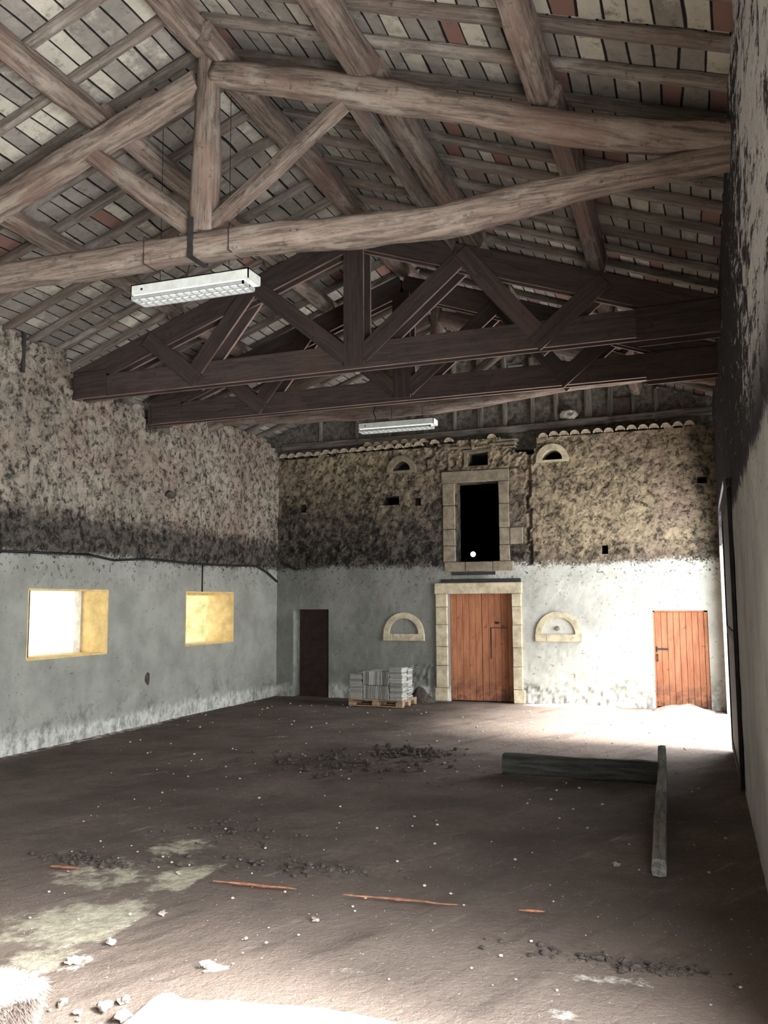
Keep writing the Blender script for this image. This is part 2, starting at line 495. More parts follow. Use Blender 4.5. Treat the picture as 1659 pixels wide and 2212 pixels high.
def log(name, pts, sizes, mat, parent=None, origin=Vector((0, 0, 0)), square=4.0, rough=0.012, upv=Vector((0, 0, 1)),
        step=0.12, ring=14, seed=None, roundish=False):
    """A hewn timber swept along a polyline; its local X runs along the grain."""
    pts = [Vector(p) for p in pts]
    if len(sizes) == 1:
        sizes = sizes * 2
    sz = [Vector((s[0], s[1], 0)) for s in sizes]
    m = frame_matrix(pts[0], pts[-1], upv)
    inv = m.inverted()
    loc = [inv @ p for p in pts]
    L = (pts[-1] - pts[0]).length
    n = max(3, int(L / step))
    seed = random.uniform(0, 100) if seed is None else seed
    bm = bmesh.new()
    rings = []
    for i in range(n + 1):
        t = i / n
        c = interp(loc, t)
        s = interp(sz, t)
        rr = []
        for j in range(ring):
            a = 2 * math.pi * (j + 0.5) / ring
            ca, sa = math.cos(a), math.sin(a)
            q = (abs(ca) ** square + abs(sa) ** square) ** (-1 / square)
            nz = noise.noise(Vector((c.x * 1.7 + seed, ca * 0.8 + seed, sa * 0.8))) + 0.5 * noise.noise(Vector((c.x * 6 + seed, ca * 2.2, sa * 2.2 + seed)))
            q *= 1 + rough / max(0.05, s.x) * 2 * nz
            rr.append(bm.verts.new((c.x, c.y + ca * q * s.x / 2, c.z + sa * q * s.y / 2)))
        rings.append(rr)
    for i in range(n):
        for j in range(ring):
            bm.faces.new((rings[i][j], rings[i][(j + 1) % ring], rings[i + 1][(j + 1) % ring], rings[i + 1][j]))
    bm.faces.new(rings[0]); bm.faces.new(rings[-1])
    mm = m.copy()
    mm.translation = m.translation - origin
    return link(name, bm, mat, parent, mm, smooth=roundish)


def board(name, a, b, width, thick, mat, parent=None, origin=Vector((0, 0, 0)), upv=Vector((0, 1, 0))):
    """A straight sawn board from a to b; `thick` is measured along upv."""
    a, b = Vector(a), Vector(b)
    m = frame_matrix(a, b, upv)
    bm = box_mesh(0, (b - a).length, -width / 2, width / 2, -thick / 2, thick / 2, bev=0.004)
    for f in bm.faces:
        f.material_index = 1 if abs(f.normal.y) > 0.9 else 0
    m.translation = a - origin
    return link(name, bm, [mat, MAT['raw_edge']], parent, m)


def tube(name, pts, r, mat, parent=None, origin=Vector((0, 0, 0)), ring=6):
    bm = bmesh.new()
    pts = [Vector(p) for p in pts]
    rings = []
    for i, p in enumerate(pts):
        d = (pts[min(i + 1, len(pts) - 1)] - pts[max(i - 1, 0)]).normalized()
        u = d.orthogonal().normalized(); w = d.cross(u)
        if i and u.dot(rings[-1][1]) < 0:
            u, w = -u, -w
        rings.append(([bm.verts.new(p - origin + u * r * math.cos(2 * math.pi * j / ring) + w * r * math.sin(2 * math.pi * j / ring)) for j in range(ring)], u))
    for (r0, _), (r1, _) in zip(rings, rings[1:]):
        # match nearest vertex so the tube does not twist
        k = min(range(ring), key=lambda s: (r1[s].co - r0[0].co).length)
        for j in range(ring):
            bm.faces.new((r0[j], r0[(j + 1) % ring], r1[(j + 1 + k) % ring], r1[(j + k) % ring]))
    bm.faces.new(rings[0][0]); bm.faces.new(rings[-1][0])
    return link(name, bm, mat, parent, smooth=True)


def rock(r, seed, flat_=0.7, sub=2, rough=1.0):
    bm = bmesh.new()
    bmesh.ops.create_icosphere(bm, subdivisions=sub, radius=r)
    for v in bm.verts:
        d = v.co.normalized()
        v.co *= 1 + rough * (0.45 * noise.noise(d * 1.3 + Vector((seed, seed * 2, 0))) + 0.2 * noise.noise(d * 3.5 + Vector((0, seed, 3))))
        v.co.z *= flat_
    return bm


def wall_mesh(us, vs, top, hole, place, thick, rough):
    """Grid wall with openings: inner face roughened, outer face flat, reveals and rim closed.
    top(u): crest height; hole(u, v): inside an opening; place(u, v, d): world point at depth d; rough(u, v): relief."""
    bm = bmesh.new()
    nu, nv = len(us) - 1, len(vs) - 1
    solid = [[False] * nv for _ in range(nu)]
    for i in range(nu):
        uc = (us[i] + us[i + 1]) / 2
        for j in range(nv):
            vc = (vs[j] + vs[j + 1]) / 2
            solid[i][j] = vc < top(uc) and not hole(uc, vc)
    fr, bk = {}, {}

    def vert(d, i, j, back):
        if (i, j) not in d:
            u, v = us[i], vs[j]
            d[(i, j)] = bm.verts.new(place(u, v, thick if back else -rough(u, v)))
        return d[(i, j)]
    for i in range(nu):
        for j in range(nv):
            if not solid[i][j]:
                continue
            q = ((i, j), (i + 1, j), (i + 1, j + 1), (i, j + 1))
            bm.faces.new([vert(fr, *c, False) for c in q])
            bm.faces.new([vert(bk, *c, True) for c in reversed(q)])
            for (c0, c1, ni, nj) in ((q[0], q[1], i, j - 1), (q[1], q[2], i + 1, j), (q[2], q[3], i, j + 1), (q[3], q[0], i - 1, j)):
                if not (0 <= ni < nu and 0 <= nj < nv and solid[ni][nj]):
                    bm.faces.new((vert(fr, *c0, False), vert(fr, *c1, False), vert(bk, *c1, True), vert(bk, *c0, True)))
    return bm


def axis(lo, hi, step, marks):
    """Grid lines from lo to hi that pass exactly through every mark"""
    ms = sorted({lo, hi, *[m for m in marks if lo < m < hi]})
    out = [lo]
    for a, b in zip(ms, ms[1:]):
        n = max(1, round((b - a) / step))
        out += [a + (b - a) * k / n for k in range(1, n + 1)]
    return out


def relief(u, v, amp, s=5.0, seed=0.0):
    p = Vector((u * s + seed, v * s, seed))
    return amp * (noise.noise(p) + 0.6 * noise.noise(p * 2.3) + 0.35 * noise.noise(p * 5.1))


# ------------------------------------------------------------------ the setting
def lin(tab, x):
    if x <= tab[0][0]:
        return tab[0][1]
    for (a, va), (b, vb) in zip(tab, tab[1:]):
        if x <= b:
            return va + (vb - va) * (x - a) / (b - a)
    return tab[-1][1]


# floor: trodden earth, with a sandy spill, dusty patches, clods and a painted patch of shade
SAND = [(-3.95, 5.05, 0.42, 0.5, 0.85), (-3.85, 6.1, 0.28, 0.45, 0.7), (-4.5, 5.9, 0.6, 0.5, 0.45), (-4.4, 6.75, 0.35, 0.35, 0.5), (-3.8, 4.45, 0.35, 0.5, 0.55), (-4.3, 4.8, 0.4, 0.4, 0.5)]
DUST = [(-1.62, 6.85, 0.2, 0.55, .42), (-0.55, 5.25, 0.4, 0.13, .6), (-0.75, 4.73, 0.16, 0.1, .7), (-2.78, 4.68, 0.14, 0.1, .8), (-2.1, 4.88, 0.6, 0.13, .45), (-3.55, 5.2, 0.06, 0.4, .6),
        (-3.56, 4.5, 0.1, 0.35, .6), (-2.0, 4.5, 1.3, 0.3, .25), (-6.4, 12.7, 0.35, 0.8, .45), (-4.7, 13.6, 0.5, 0.9, .45), (-3.5, 13.2, 0.8, 0.8, .4), (-2.0, 12.2, 1.3, 0.3, .4), (-5.0, 7.4, 0.12, 0.5, .42),
        (-2.3, 7.8, 0.4, 0.3, .25), (-9.2, 12.0, 0.22, 6.0, .55), (-2.2, 6.5, .3, .2, .3)]
CLOD_SHADE = [(-3.95, 11.95, 0.4, 0.3, .75), (-4.5, 10.9, 0.9, 0.6, .5), (-4.2, 7.35, 0.5, 0.28, .55), (-5.6, 8.6, 1.4, 0.7, .35), (-4.5, 8.8, 1.0, 0.5, .4), (-4.85, 6.17, 0.28, 0.1, .6),
        (-0.45, 5.48, 0.45, 0.07, .5), (-3.16, 6.58, 0.45, 0.15, .45), (-1.5, 9.8, 1.3, 0.4, .4), (-7.3, 9.5, .9, .5, .3), (-3.6, 7.6, .5, .2, .4)]  # one of these dark patches paints shade on the floor


def blobs(tab, x, y):
    return max(w * math.exp(-(((x - a) / sx) ** 2 + ((y - b) / sy) ** 2)) for a, b, sx, sy, w in tab)


bm = bmesh.new()
fx = axis(XL - 0.6, XR + 3.5, 0.075, [XL, XR])
fy = axis(-3.4, 23.0, 0.4, [2.6])[:15]
fy = [y for y in axis(-3.4, 2.6, 0.4, [])] + axis(2.6, 18.3, 0.075, [])[1:] + axis(18.3, 23.0, 0.6, [])[1:]
ls, ld, lc = (bm.verts.layers.float.new(n) for n in ('sandy', 'dusty', 'clods'))
grid = []
for x in fx:
    row = []
    for y in fy:
        cl = blobs(CLOD_SHADE, x, y)
        z = relief(x, y, 0.008, 1.1) + relief(x, y, 0.006, 5.0, 3) - 0.012 + cl * max(0, relief(x, y, 0.05, 4.0, 9))
        if y > 17.4 and XL < x < XR:
            z += 0.05 * (y - 17.4) * max(0, noise.noise(Vector((x * 1.3, y, 4))))
        v = bm.verts.new((x, y, z))
        v[ls] = blobs(SAND, x, y) * (1.0 if x < -3.62 - .03 * (y - 4) else 0.25 if y < 4.4 else 0.0); v[ld] = blobs(DUST, x, y); v[lc] = cl
        row.append(v)
    grid.append(row)
for a, b in zip(grid, grid[1:]):
    for j in range(len(fy) - 1):
        bm.faces.new((a[j], b[j], b[j + 1], a[j + 1]))
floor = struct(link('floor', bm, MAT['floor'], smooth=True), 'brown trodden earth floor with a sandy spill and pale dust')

# left wall, with two deep windows
W1, W2 = (10.28, 12.11, 1.30, 2.335), (14.45, 16.26, 1.31, 2.335)
TOPL = [(-3, 6.05), (9.9, 6.04), (10.9, 6.05), (11.02, 5.38), (11.5, 5.38), (11.7, 5.5), (12.9, 5.62), (13.05, 5.2), (13.75, 5.25), (13.9, 5.66),
        (15.0, 5.80), (16.8, 5.86), (17.6, 5.82), (18.3, 5.60)]


def left_rough(y, z):
    amp = 0.035 if z > 2.95 else 0.006
    for (a, b, c, d) in (W1, W2):
        if a - .05 < y < b + .05 and c - .05 < z < d + .05:
            return 0.0
    return relief(y, z, amp, 5.0, 1.0) + (0.03 if z > 2.95 else 0) + 0.012 * noise.noise(Vector((y * .5, z * .5, 7)))


us = axis(-3.0, YB + 0.05, 0.075, [W1[0], W1[1], W2[0], W2[1]])
vs = axis(-0.1, 6.08, 0.075, [W1[2], W1[3], W2[2], W2[3]])
inwin = lambda y, z: any(a < y < b and c < z < d for a, b, c, d in (W1, W2))
bm = wall_mesh(us, vs, lambda y: lin(TOPL, y) + 0.05 * noise.noise(Vector((y * 3, 0, 0))), inwin, lambda u, v, d: Vector((XL - d, u, v)), 0.64, left_rough)
wall_left = struct(link('wall_left', bm, MAT['left']), 'left wall, grey plaster below and rough tan rubble above a sooty band')
for i, (a, b, c, d) in enumerate((W1, W2)):
    bm = bmesh.new()
    x0, x1 = XL - 0.66, XL + 0.004
    t = 0.012
    box(bm, x0, x1, a - 0.01, a + t, c, d); box(bm, x0, x1, b - t, b + 0.01, c, d)
    box(bm, x0, x1, a, b, c - 0.01, c + t); box(bm, x0, x1, a, b, d - t, d + 0.01)
    w = struct(link('window_%d' % (i + 1), bm, MAT['reveal']), 'unglazed window opening with yellow limewashed sides, ' + ('nearer the camera' if i == 0 else 'nearer the back corner'))
    if i == 0:
        tube('window_bar', [(XL - 0.3, a + .36, c), (XL - 0.3, a + .36, d)], 0.008, MAT['iron'], w)
        link('inner_stop', box_mesh(XL - 0.64, XL - 0.5, b - 0.05, b, c, d), MAT['pale'], w)
    else:
        link('lintel_board', box_mesh(XL - 0.64, XL - 0.5, a, b, d - 0.06, d - 0.012), MAT['reveal'], w)
bm = bmesh.new()
box(bm, -13.8, -10.7, 18.0, 22.0, -0.1, 3.4)
ext = struct(link('trim_exterior', bm, MAT['exterior']), 'yellow outbuilding wall seen through the farther window')

struct(link('trim_eaves', box_mesh(XL - 0.74, XL - 0.66, -3.0, YB + 0.6, 5.0, 6.1), MAT['gable_fill']), 'rubble closing the eaves above the left wall')  # added to keep sky from showing through the gap under the roof
# right wall with two great doorways
DN, DF = (-0.75, 3.95, -0.1, 3.7), (13.45, 17.75, -0.1, 3.85)
us = axis(-3.0, YB + 0.05, 0.15, [DN[0], DN[1], DF[0], DF[1]])
vs = axis(-0.1, 6.1, 0.15, [DN[3], DF[3]])
indoor = lambda y, z: any(a < y < b and c < z < d for a, b, c, d in (DN, DF))


def right_rough(y, z):
    for (a, b, c, d) in (DN, DF):
        if a - .05 < y < b + .05 and z < d + .05:
            return 0.0
    return relief(y, z, 0.02 if z > 3.15 else 0.006, 3.0, 5.0)


bm = wall_mesh(us, vs, lambda y: 6.08, indoor, lambda u, v, d: Vector((XR + d, u, v)), 0.55, right_rough)
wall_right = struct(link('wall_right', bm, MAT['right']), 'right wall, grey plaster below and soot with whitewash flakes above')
struct(link('wall_front', box_mesh(XL - 0.6, XR + 0.6, -3.4, -3.0, -0.1, 8.0), MAT['left']))

# back wall
CD = (-5.16, -3.76, -0.1, 2.28)
LD = (-8.86, -7.97, -0.1, 1.96)
RD = (-0.93, 0.10, -0.1, 1.91)
HA = (-4.96, -4.00, 2.97, 4.69)
SM = (-4.67, -4.22, 5.05, 5.34)
HOLES = [(-8.69, -8.53, 4.19, 4.38), (-5.89, -5.74, 4.23, 4.41), (-1.88, -1.75, 3.06, 3.24), (-6.65, -6.25, 4.27, 4.47), (0.02, 0.2, 4.42, 4.56)]
ARCH = [(-6.18, 5.03, 0.21, 0.34), (-2.83, 5.07, 0.21, 0.34)]
rects = [CD, LD, RD, HA, SM] + HOLES
TOPB = [(-9.3, 5.46), (-5.5, 5.52), (-4.9, 5.60), (-3.72, 5.60), (-3.66, 5.28), (-3.2, 5.24), (-3.14, 5.56), (0.4, 5.60)]


def in_back(x, z):
    if any(a < x < b and c < z < d for a, b, c, d in rects):
        return True
    return any(math.hypot(x - cx, z - cz) < (ri + ro) / 2 and z > cz for cx, cz, ri, ro in ARCH)


def back_rough(x, z):
    for a, b, c, d in (CD, LD, RD, HA, SM):
        if a - .35 < x < b + .35 and z < d + .3 and z > c - .3 and (a - .04 < x < b + .04 and z < d + .04 and z > c - .04):
            return 0.0
    crack = abs(x + 3.36 - 0.06 * noise.noise(Vector((0, z * 3, 2))))
    cr = -0.09 if crack < 0.035 and 2.9 < z else 0.0
    amp = 0.026 if z > 2.95 else 0.006
    if z < 0.35 and x > -3.5:
        amp = 0.03
    if z < 0.75 and -5.95 < x < -5.4:
        amp = 0.05
    if -5.7 < x < -3.2 and z > 4.9:
        amp = 0.07
    return relief(x, z, amp, 6.5, 2.0) + (0.02 if z > 2.95 else 0) + cr


us = axis(XL - 0.05, XR + 0.05, 0.06, [v for r in rects for v in r[:2]])
vs = axis(-0.1, 5.62, 0.06, [v for r in rects for v in r[2:] if v > 0])
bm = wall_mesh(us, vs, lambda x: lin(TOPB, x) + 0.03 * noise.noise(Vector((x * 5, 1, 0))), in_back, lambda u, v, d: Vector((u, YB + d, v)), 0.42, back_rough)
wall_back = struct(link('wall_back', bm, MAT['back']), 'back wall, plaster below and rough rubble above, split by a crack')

# the dark room behind the back wall, with one round hole to the daylight
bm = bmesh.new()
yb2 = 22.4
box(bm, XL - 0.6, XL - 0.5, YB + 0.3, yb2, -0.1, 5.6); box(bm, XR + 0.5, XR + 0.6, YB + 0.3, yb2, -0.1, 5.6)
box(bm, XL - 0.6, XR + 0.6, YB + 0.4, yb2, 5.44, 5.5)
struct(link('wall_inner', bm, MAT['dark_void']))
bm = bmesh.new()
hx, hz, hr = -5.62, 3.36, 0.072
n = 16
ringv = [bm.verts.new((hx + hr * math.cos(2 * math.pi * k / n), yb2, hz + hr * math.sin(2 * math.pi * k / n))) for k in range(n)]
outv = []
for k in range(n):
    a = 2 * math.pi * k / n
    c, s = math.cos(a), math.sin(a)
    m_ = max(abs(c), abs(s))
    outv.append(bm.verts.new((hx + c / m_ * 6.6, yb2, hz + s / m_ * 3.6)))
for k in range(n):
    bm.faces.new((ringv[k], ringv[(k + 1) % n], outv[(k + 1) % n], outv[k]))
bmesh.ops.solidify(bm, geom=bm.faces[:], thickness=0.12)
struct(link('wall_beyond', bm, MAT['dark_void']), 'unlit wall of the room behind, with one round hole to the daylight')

# gable above the back wall: half-timbering with rubble infill
YG = 18.66
ridge_z = lambda x: ZR - SL * abs(x - XC)
bm = bmesh.new()
xs = axis(XL - 0.5, XR + 0.5, 0.12, [XC, -3.86, -3.5])
zs_ = axis(5.4, ZR + 0.05, 0.12, [7.13, 7.36])
bm = wall_mesh(xs, zs_, lambda x: ridge_z(x) + 0.08, lambda x, z: (-3.86 < x < -3.5 and 7.13 < z < 7.36) or (-0.28 < x < -0.19 and 5.98 < z < 6.11),
               lambda u, v, d: Vector((u, YG + d, v)), 0.2, lambda u, v: relief(u, v, 0.03, 6.0, 8))
gable = struct(link('wall_gable', bm, MAT['gable_fill']), 'half-timbered gable with rubble infill above the back wall')
link('dark_backing', box_mesh(XL, XR, YG + 0.5, YG + 0.55, 5.5, 8.1), MAT['dark_void'], gable)  # added dark sheet so the gable holes show no sky
for x, w in ((-8.31, .1), (-7.39, .12), (-6.57, .11), (-5.7, .16), (-5.03, .1), (-4.44, .15), (-3.9, .12), (-3.28, .1), (-2.78, .12), (-2.1, .16), (-1.65, .12), (-1.18, .09), (-0.7, .09)):
    log('gable_post', [(x, YG - 0.05, 5.8), (x + random.uniform(-.03, .03), YG - 0.05, ridge_z(x) - 0.02)], [(w, 0.14)], MAT['gable_timber'], gable, rough=0.01, upv=Vector((0, 1, 0)))
log('sill_beam', [(XL, YG - 0.1, 5.80), (-4.5, YG - 0.1, 5.84), (XR, YG - 0.1, 5.94)], [(0.2, 0.16)], MAT['gable_timber'], gable, rough=0.012)
link('brown_infill_panel', box_mesh(-1.59, -1.24, YG - 0.06, YG + 0.02, 5.95, 6.36, jit=0.01), MAT['brick_fill'], gable)
bm = rock(0.2, 3.0, 0.6); o = link('rubble_lump', bm, MAT['pale'], gable, Matrix.Translation((-2.48, YG - 0.12, 6.08)))

# roof deck of clay tiles, one slope each side
for side, nm in ((-1, 'ceiling_left'), (1, 'ceiling_right')):
    xe = XL - 0.75 if side < 0 else XR + 0.75
    a = Vector((XC, 0, ZR + 0.115)); ang = math.atan(SL)
    ln = abs(xe - XC) / math.cos(ang)
    m = Matrix((Vector((side * math.cos(ang), 0, -math.sin(ang))), Vector((0, 1, 0)), Vector((side * math.sin(ang), 0, math.cos(ang))))).transposed().to_4x4()
    m.translation = a
    bm = box_mesh(-0.02, ln, -3.2, YG + 0.35, 0.0, 0.06)
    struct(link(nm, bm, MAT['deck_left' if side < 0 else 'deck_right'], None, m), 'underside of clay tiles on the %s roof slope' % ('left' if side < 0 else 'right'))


# ------------------------------------------------------------------ doors and stone dressings of the back wall
def planks(x0, x1, y0, y1, z0, z1, n, gap=0.006):
    bm = bmesh.new()
    w = (x1 - x0) / n
    for k in range(n):
        box(bm, x0 + k * w + gap / 2, x0 + (k + 1) * w - gap / 2, y0, y1, z0, z1, bev=0.004)
    box(bm, x0, x1, y1 - 0.012, y1 + 0.01, z0, z1)
    return bm


def blocks(bm, rows, y0, y1):
    for (a, b, c, d) in rows:
        box(bm, a + .004, b - .004, y0 + random.uniform(-.006, .006), y1, c + .004, d - .004, bev=0.012, jit=0.004)


d1 = struct(link('door_1', box_mesh(LD[0], LD[1], YB + 0.34, YB + 0.40, -0.02, LD[3]), MAT['brown_door']), 'dark brown door set deep in the corner beside the left wall')
link('jamb_reveal', box_mesh(LD[0] - 0.002, LD[0] + 0.012, YB, YB + 0.34, -0.02, LD[3]), MAT['reveal_grey'], d1)
bm = bmesh.new()
for z in (0.45, 1.05, 1.6):
    box(bm, LD[0] + 0.12, LD[1] - 0.1, YB + 0.325, YB + 0.34, z - 0.2, z + 0.2, bev=0.004)
link('door_panel', bm, MAT['brown_door'], d1)

d2 = bpy.data.objects.new('door_2', None); COL.objects.link(d2); d2.location = (-4.46, YB + 0.2, 0)
struct(d2, 'tall orange plank double door in the middle of the back wall')
mid = -4.46
for (a, b) in ((CD[0], mid - .004), (mid + .004, CD[1])):
    leaf = link('door_leaf', planks(a - mid, b - mid, -0.03, 0.02, 0.01, CD[3], 5), MAT['orange_door'], d2)
bm = bmesh.new()
box(bm, 0.195, 0.21, -0.045, -0.028, 0.90, 1.56); box(bm, 0.195, 0.55, -0.045, -0.028, 1.545, 1.56)
link('wicket_edge', bm, MAT['iron'], d2)
bm = rock(0.05, 5.0, 0.5); link('door_knob', bm, MAT['iron'], d2, Matrix.Translation((0.34, -0.04, 1.66)))

d3 = bpy.data.objects.new('door_3', None); COL.objects.link(d3); d3.location = (-0.415, YB + 0.1, 0)
struct(d3, 'bright orange plank door at the right end of the back wall')
link('door_leaf', planks(RD[0] + .415 + .03, RD[1] + .415 - .07, -0.03, 0.02, 0.03, RD[3] - .03, 8), MAT['orange_door'], d3)
bm = bmesh.new()
box(bm, RD[0] + .415, RD[0] + .445, -0.06, 0.03, 0, RD[3]); box(bm, RD[1] + .345, RD[1] + .415, -0.06, 0.03, 0, RD[3]); box(bm, RD[0] + .415, RD[1] + .415, -0.06, 0.03, RD[3] - .03, RD[3])
link('door_frame', bm, MAT['orange_door'], d3)
bm = bmesh.new(); box(bm, -0.52, -0.24, -0.055, -0.03, 1.135, 1.165); box(bm, -0.47, -0.45, -0.06, -0.03, 1.1, 1.2)
link('door_latch', bm, MAT['iron'], d3)
bm = bmesh.new(); box(bm, -0.46, -0.44, -0.09, -0.07, 0.92, 1.04); box(bm, -0.46, -0.44, -0.09, -0.03, 1.03, 1.05); box(bm, -0.46, -0.44, -0.09, -0.03, 0.91, 0.93)
link('door_handle', bm, MAT['iron'], d3)

bm = bmesh.new()
zj = [0, 0.28, 0.75, 1.15, 1.62, 2.0, 2.28]
for a, b in zip(zj, zj[1:]):
    wl = 0.27 + (0.03 if a == 0 else 0)
    blocks(bm, [(-5.43 - (0.03 if a == 0 else 0), -5.16, a, b), (-3.76, -3.55 + (0.04 if a == 0 else 0), a, b)], YB - 0.06, YB + 0.2)
blocks(bm, [(-5.45, -3.53, 2.28, 2.52)], YB - 0.07, YB + 0.2)
struct(link('trim_1', bm, MAT['surround']), 'pale dressed stone surround of the central door')
bm = bmesh.new()
zj = [2.97, 3.32, 3.68, 4.2, 4.69]
for a, b in zip(zj, zj[1:]):
    blocks(bm, [(-5.24, -4.96, a, b), (-4.0, -3.77, a, b)], YB - 0.05, YB + 0.4)
blocks(bm, [(-3.77, -3.48, 3.32, 3.68), (-5.26, -3.75, 4.69, 4.95), (-5.22, -4.75, 2.76, 2.97), (-4.75, -4.15, 2.76, 2.97), (-4.15, -3.7, 2.76, 2.97)], YB - 0.055, YB + 0.4)
struct(link('trim_2', bm, MAT['surround_dark']), 'sooty stone surround of the upper hatch')
bm = bmesh.new()
blocks(bm, [(-5.3, -3.55, 2.52, 2.6)], YB - 0.03, YB + 0.05)
box(bm, -5.05, -4.1, YB - 0.02, YB + 0.02, 2.68, 2.75)  # dark strip stands in for the shadow under the sill
struct(link('trim_3', bm, MAT['iron']), 'dark slot and ledge below the hatch sill')
bm = bmesh.new()
box(bm, SM[0] - .07, SM[0], YB - .03, YB + .3, SM[2] - .02, SM[3] + .02, jit=.01)
box(bm, SM[0] - .1, SM[1] + .1, YB - .05, YB + .3, SM[3], SM[3] + .06, jit=.01)
box(bm, SM[0] - .45, SM[0] + .2, YB - .04, YB + .2, SM[3] + .1, SM[3] + .14, jit=.015)
box(bm, SM[1] + .05, SM[1] + .62, YB - .06, YB + .2, SM[3] + .13, SM[3] + .17, jit=.015)
box(bm, SM[1] + .2, SM[1] + .66, YB - .06, YB + .2, SM[3] + .2, SM[3] + .24, jit=.015)
box(bm, SM[1] + .3, SM[1] + .6, YB - .06, YB + .2, SM[3] + .06, SM[3] + .1, jit=.015)
struct(link('trim_4', bm, MAT['surround_dark']), 'broken stone framing of the little square opening above the hatch')


def arch_ring(cx, cz, ri, ro, y0, y1, n=20):
    bm = bmesh.new()
    for k in range(n):
        a0, a1 = math.pi * k / n, math.pi * (k + 1) / n
        vs = []
        for y in (y0, y1):
            for r, a in ((ri, a0), (ro, a0), (ro, a1), (ri, a1)):
                vs.append(bm.verts.new((cx + r * math.cos(a), y, cz + r * math.sin(a))))
        for f in ((0, 1, 2, 3), (7, 6, 5, 4), (0, 4, 5, 1), (1, 5, 6, 2), (2, 6, 7, 3), (3, 7, 4, 0)):
            bm.faces.new([vs[i] for i in f])
    bmesh.ops.remove_doubles(bm, verts=bm.verts[:], dist=1e-4)
    return bm


for i, (cx, cz, ri, ro) in enumerate(ARCH):
    bm = arch_ring(cx, cz, ri, ro, YB - 0.07, YB + 0.3)
    box(bm, cx - ro, cx + ro, YB - 0.06, YB + 0.3, cz - 0.045, cz)
    struct(link('trim_%d' % (5 + i), bm, MAT['surround'] if i else MAT['surround_dark']), 'small round-arched stone vent under the tiles, ' + ('right' if i else 'left') + ' of the hatch')
for i, (a, b, c, d) in enumerate(((-6.63, -5.70, 1.27, 1.89), (-3.27, -2.33, 1.28, 1.89))):
    cx, ro = (a + b) / 2, (b - a) / 2
    bm = arch_ring(cx, c + 0.15, ro - 0.125, ro, YB - 0.045, YB + 0.05)
    box(bm, a - .01, cx - .25, YB - 0.05, YB + 0.05, c, c + 0.15, bev=.006); box(bm, cx - .245, b + .01, YB - 0.05, YB + 0.05, c, c + 0.15, bev=.006)
    t = struct(link('trim_%d' % (7 + i), bm, MAT['surround']), 'blind half-round stone window on the plaster, ' + ('right' if i else 'left') + ' of the central door')
    if i:
        bm = bmesh.new()
        bmesh.ops.create_cone(bm, segments=14, radius1=0.05, radius2=0.035, depth=0.05, cap_ends=True)
        link('round_plug', bm, MAT['surround_dark'], t, Matrix.Translation((cx - .02, YB - 0.03, c + 0.27)) @ Matrix.Rotation(math.pi / 2, 4, 'X'))


# ------------------------------------------------------------------ roof timbers
def timber_truss(y, label, tie_pts, tie_sz, back=False):
    t = thing('roof_truss', label, 'roof truss', (XC, y, 5.6), 0, 'old timber trusses')
    O = Vector((XC, y, 5.6))
    T = MAT['timber']
    log('tie_beam', tie_pts, tie_sz, T, t, O, square=3.2, rough=0.022, ring=18, step=0.09, roundish=True)
    log('king_post', [(XC - .02, y, 5.74), (XC + .0, y, 6.6), (XC + .02, y, 7.62)], [(.27, .24), (.25, .22), (.20, .2)], T, t, O, square=3.5, rough=0.016, upv=Vector((0, 1, 0)), roundish=True)
    log('principal_rafter', [(XL - .2, y, 5.66), (-7.06, y, 6.48), (-5.85, y, 6.91), (XC - .1, y, 7.33)], [(.24, .3), (.24, .3), (.24, .28), (.24, .26)], T, t, O, square=4, rough=0.018, ring=16)
    log('principal_rafter', [(XC + .1, y, 7.39), (-2.99, y, 6.93), (-1.82, y, 6.48), (-.62, y, 6.02), (XR + .2, y, 5.74)], [(.24, .25), (.26, .30), (.24, .25), (.24, .29), (.22, .24)], T, t, O, square=3, rough=0.022, ring=18, step=0.09, roundish=True)
    log('strut', [(-5.84, y, 6.82), (-5.2, y, 6.30), (XC - .1, y, 5.78)], [(.16, .20), (.18, .22), (.16, .2)], T, t, O, rough=0.015)
    log('strut', [(-2.98, y, 6.78), (-3.7, y, 6.28), (XC + .08, y, 5.82)], [(.14, .15), (.14, .17), (.14, .15)], T, t, O, rough=0.012)
    if not back:
        bm = bmesh.new()
        for s in (-1, 1):
            box(bm, -.03, .03, s * .142 - .006, s * .142 + .006, -.15, .24)
        box(bm, -.03, .03, -.148, .148, -.162, -.15)
        link('iron_strap', bm, MAT['iron'], t, Matrix.Translation((-.08, 0, .02)))
        for x in (-.62, .34):
            bm = bmesh.new()
            for sgn in (-1, 1):
                box(bm, x - .004, x + .004, sgn * .137 - .003, sgn * .137 + .003, -.135, .14)
            box(bm, x - .004, x + .004, -.14, .14, .134, .142); box(bm, x - .004, x + .004, -.14, .14, -.142, -.134)
            link('wire_binding', bm, MAT['iron'], t, Matrix.Translation((0, 0, .01)))
    return t


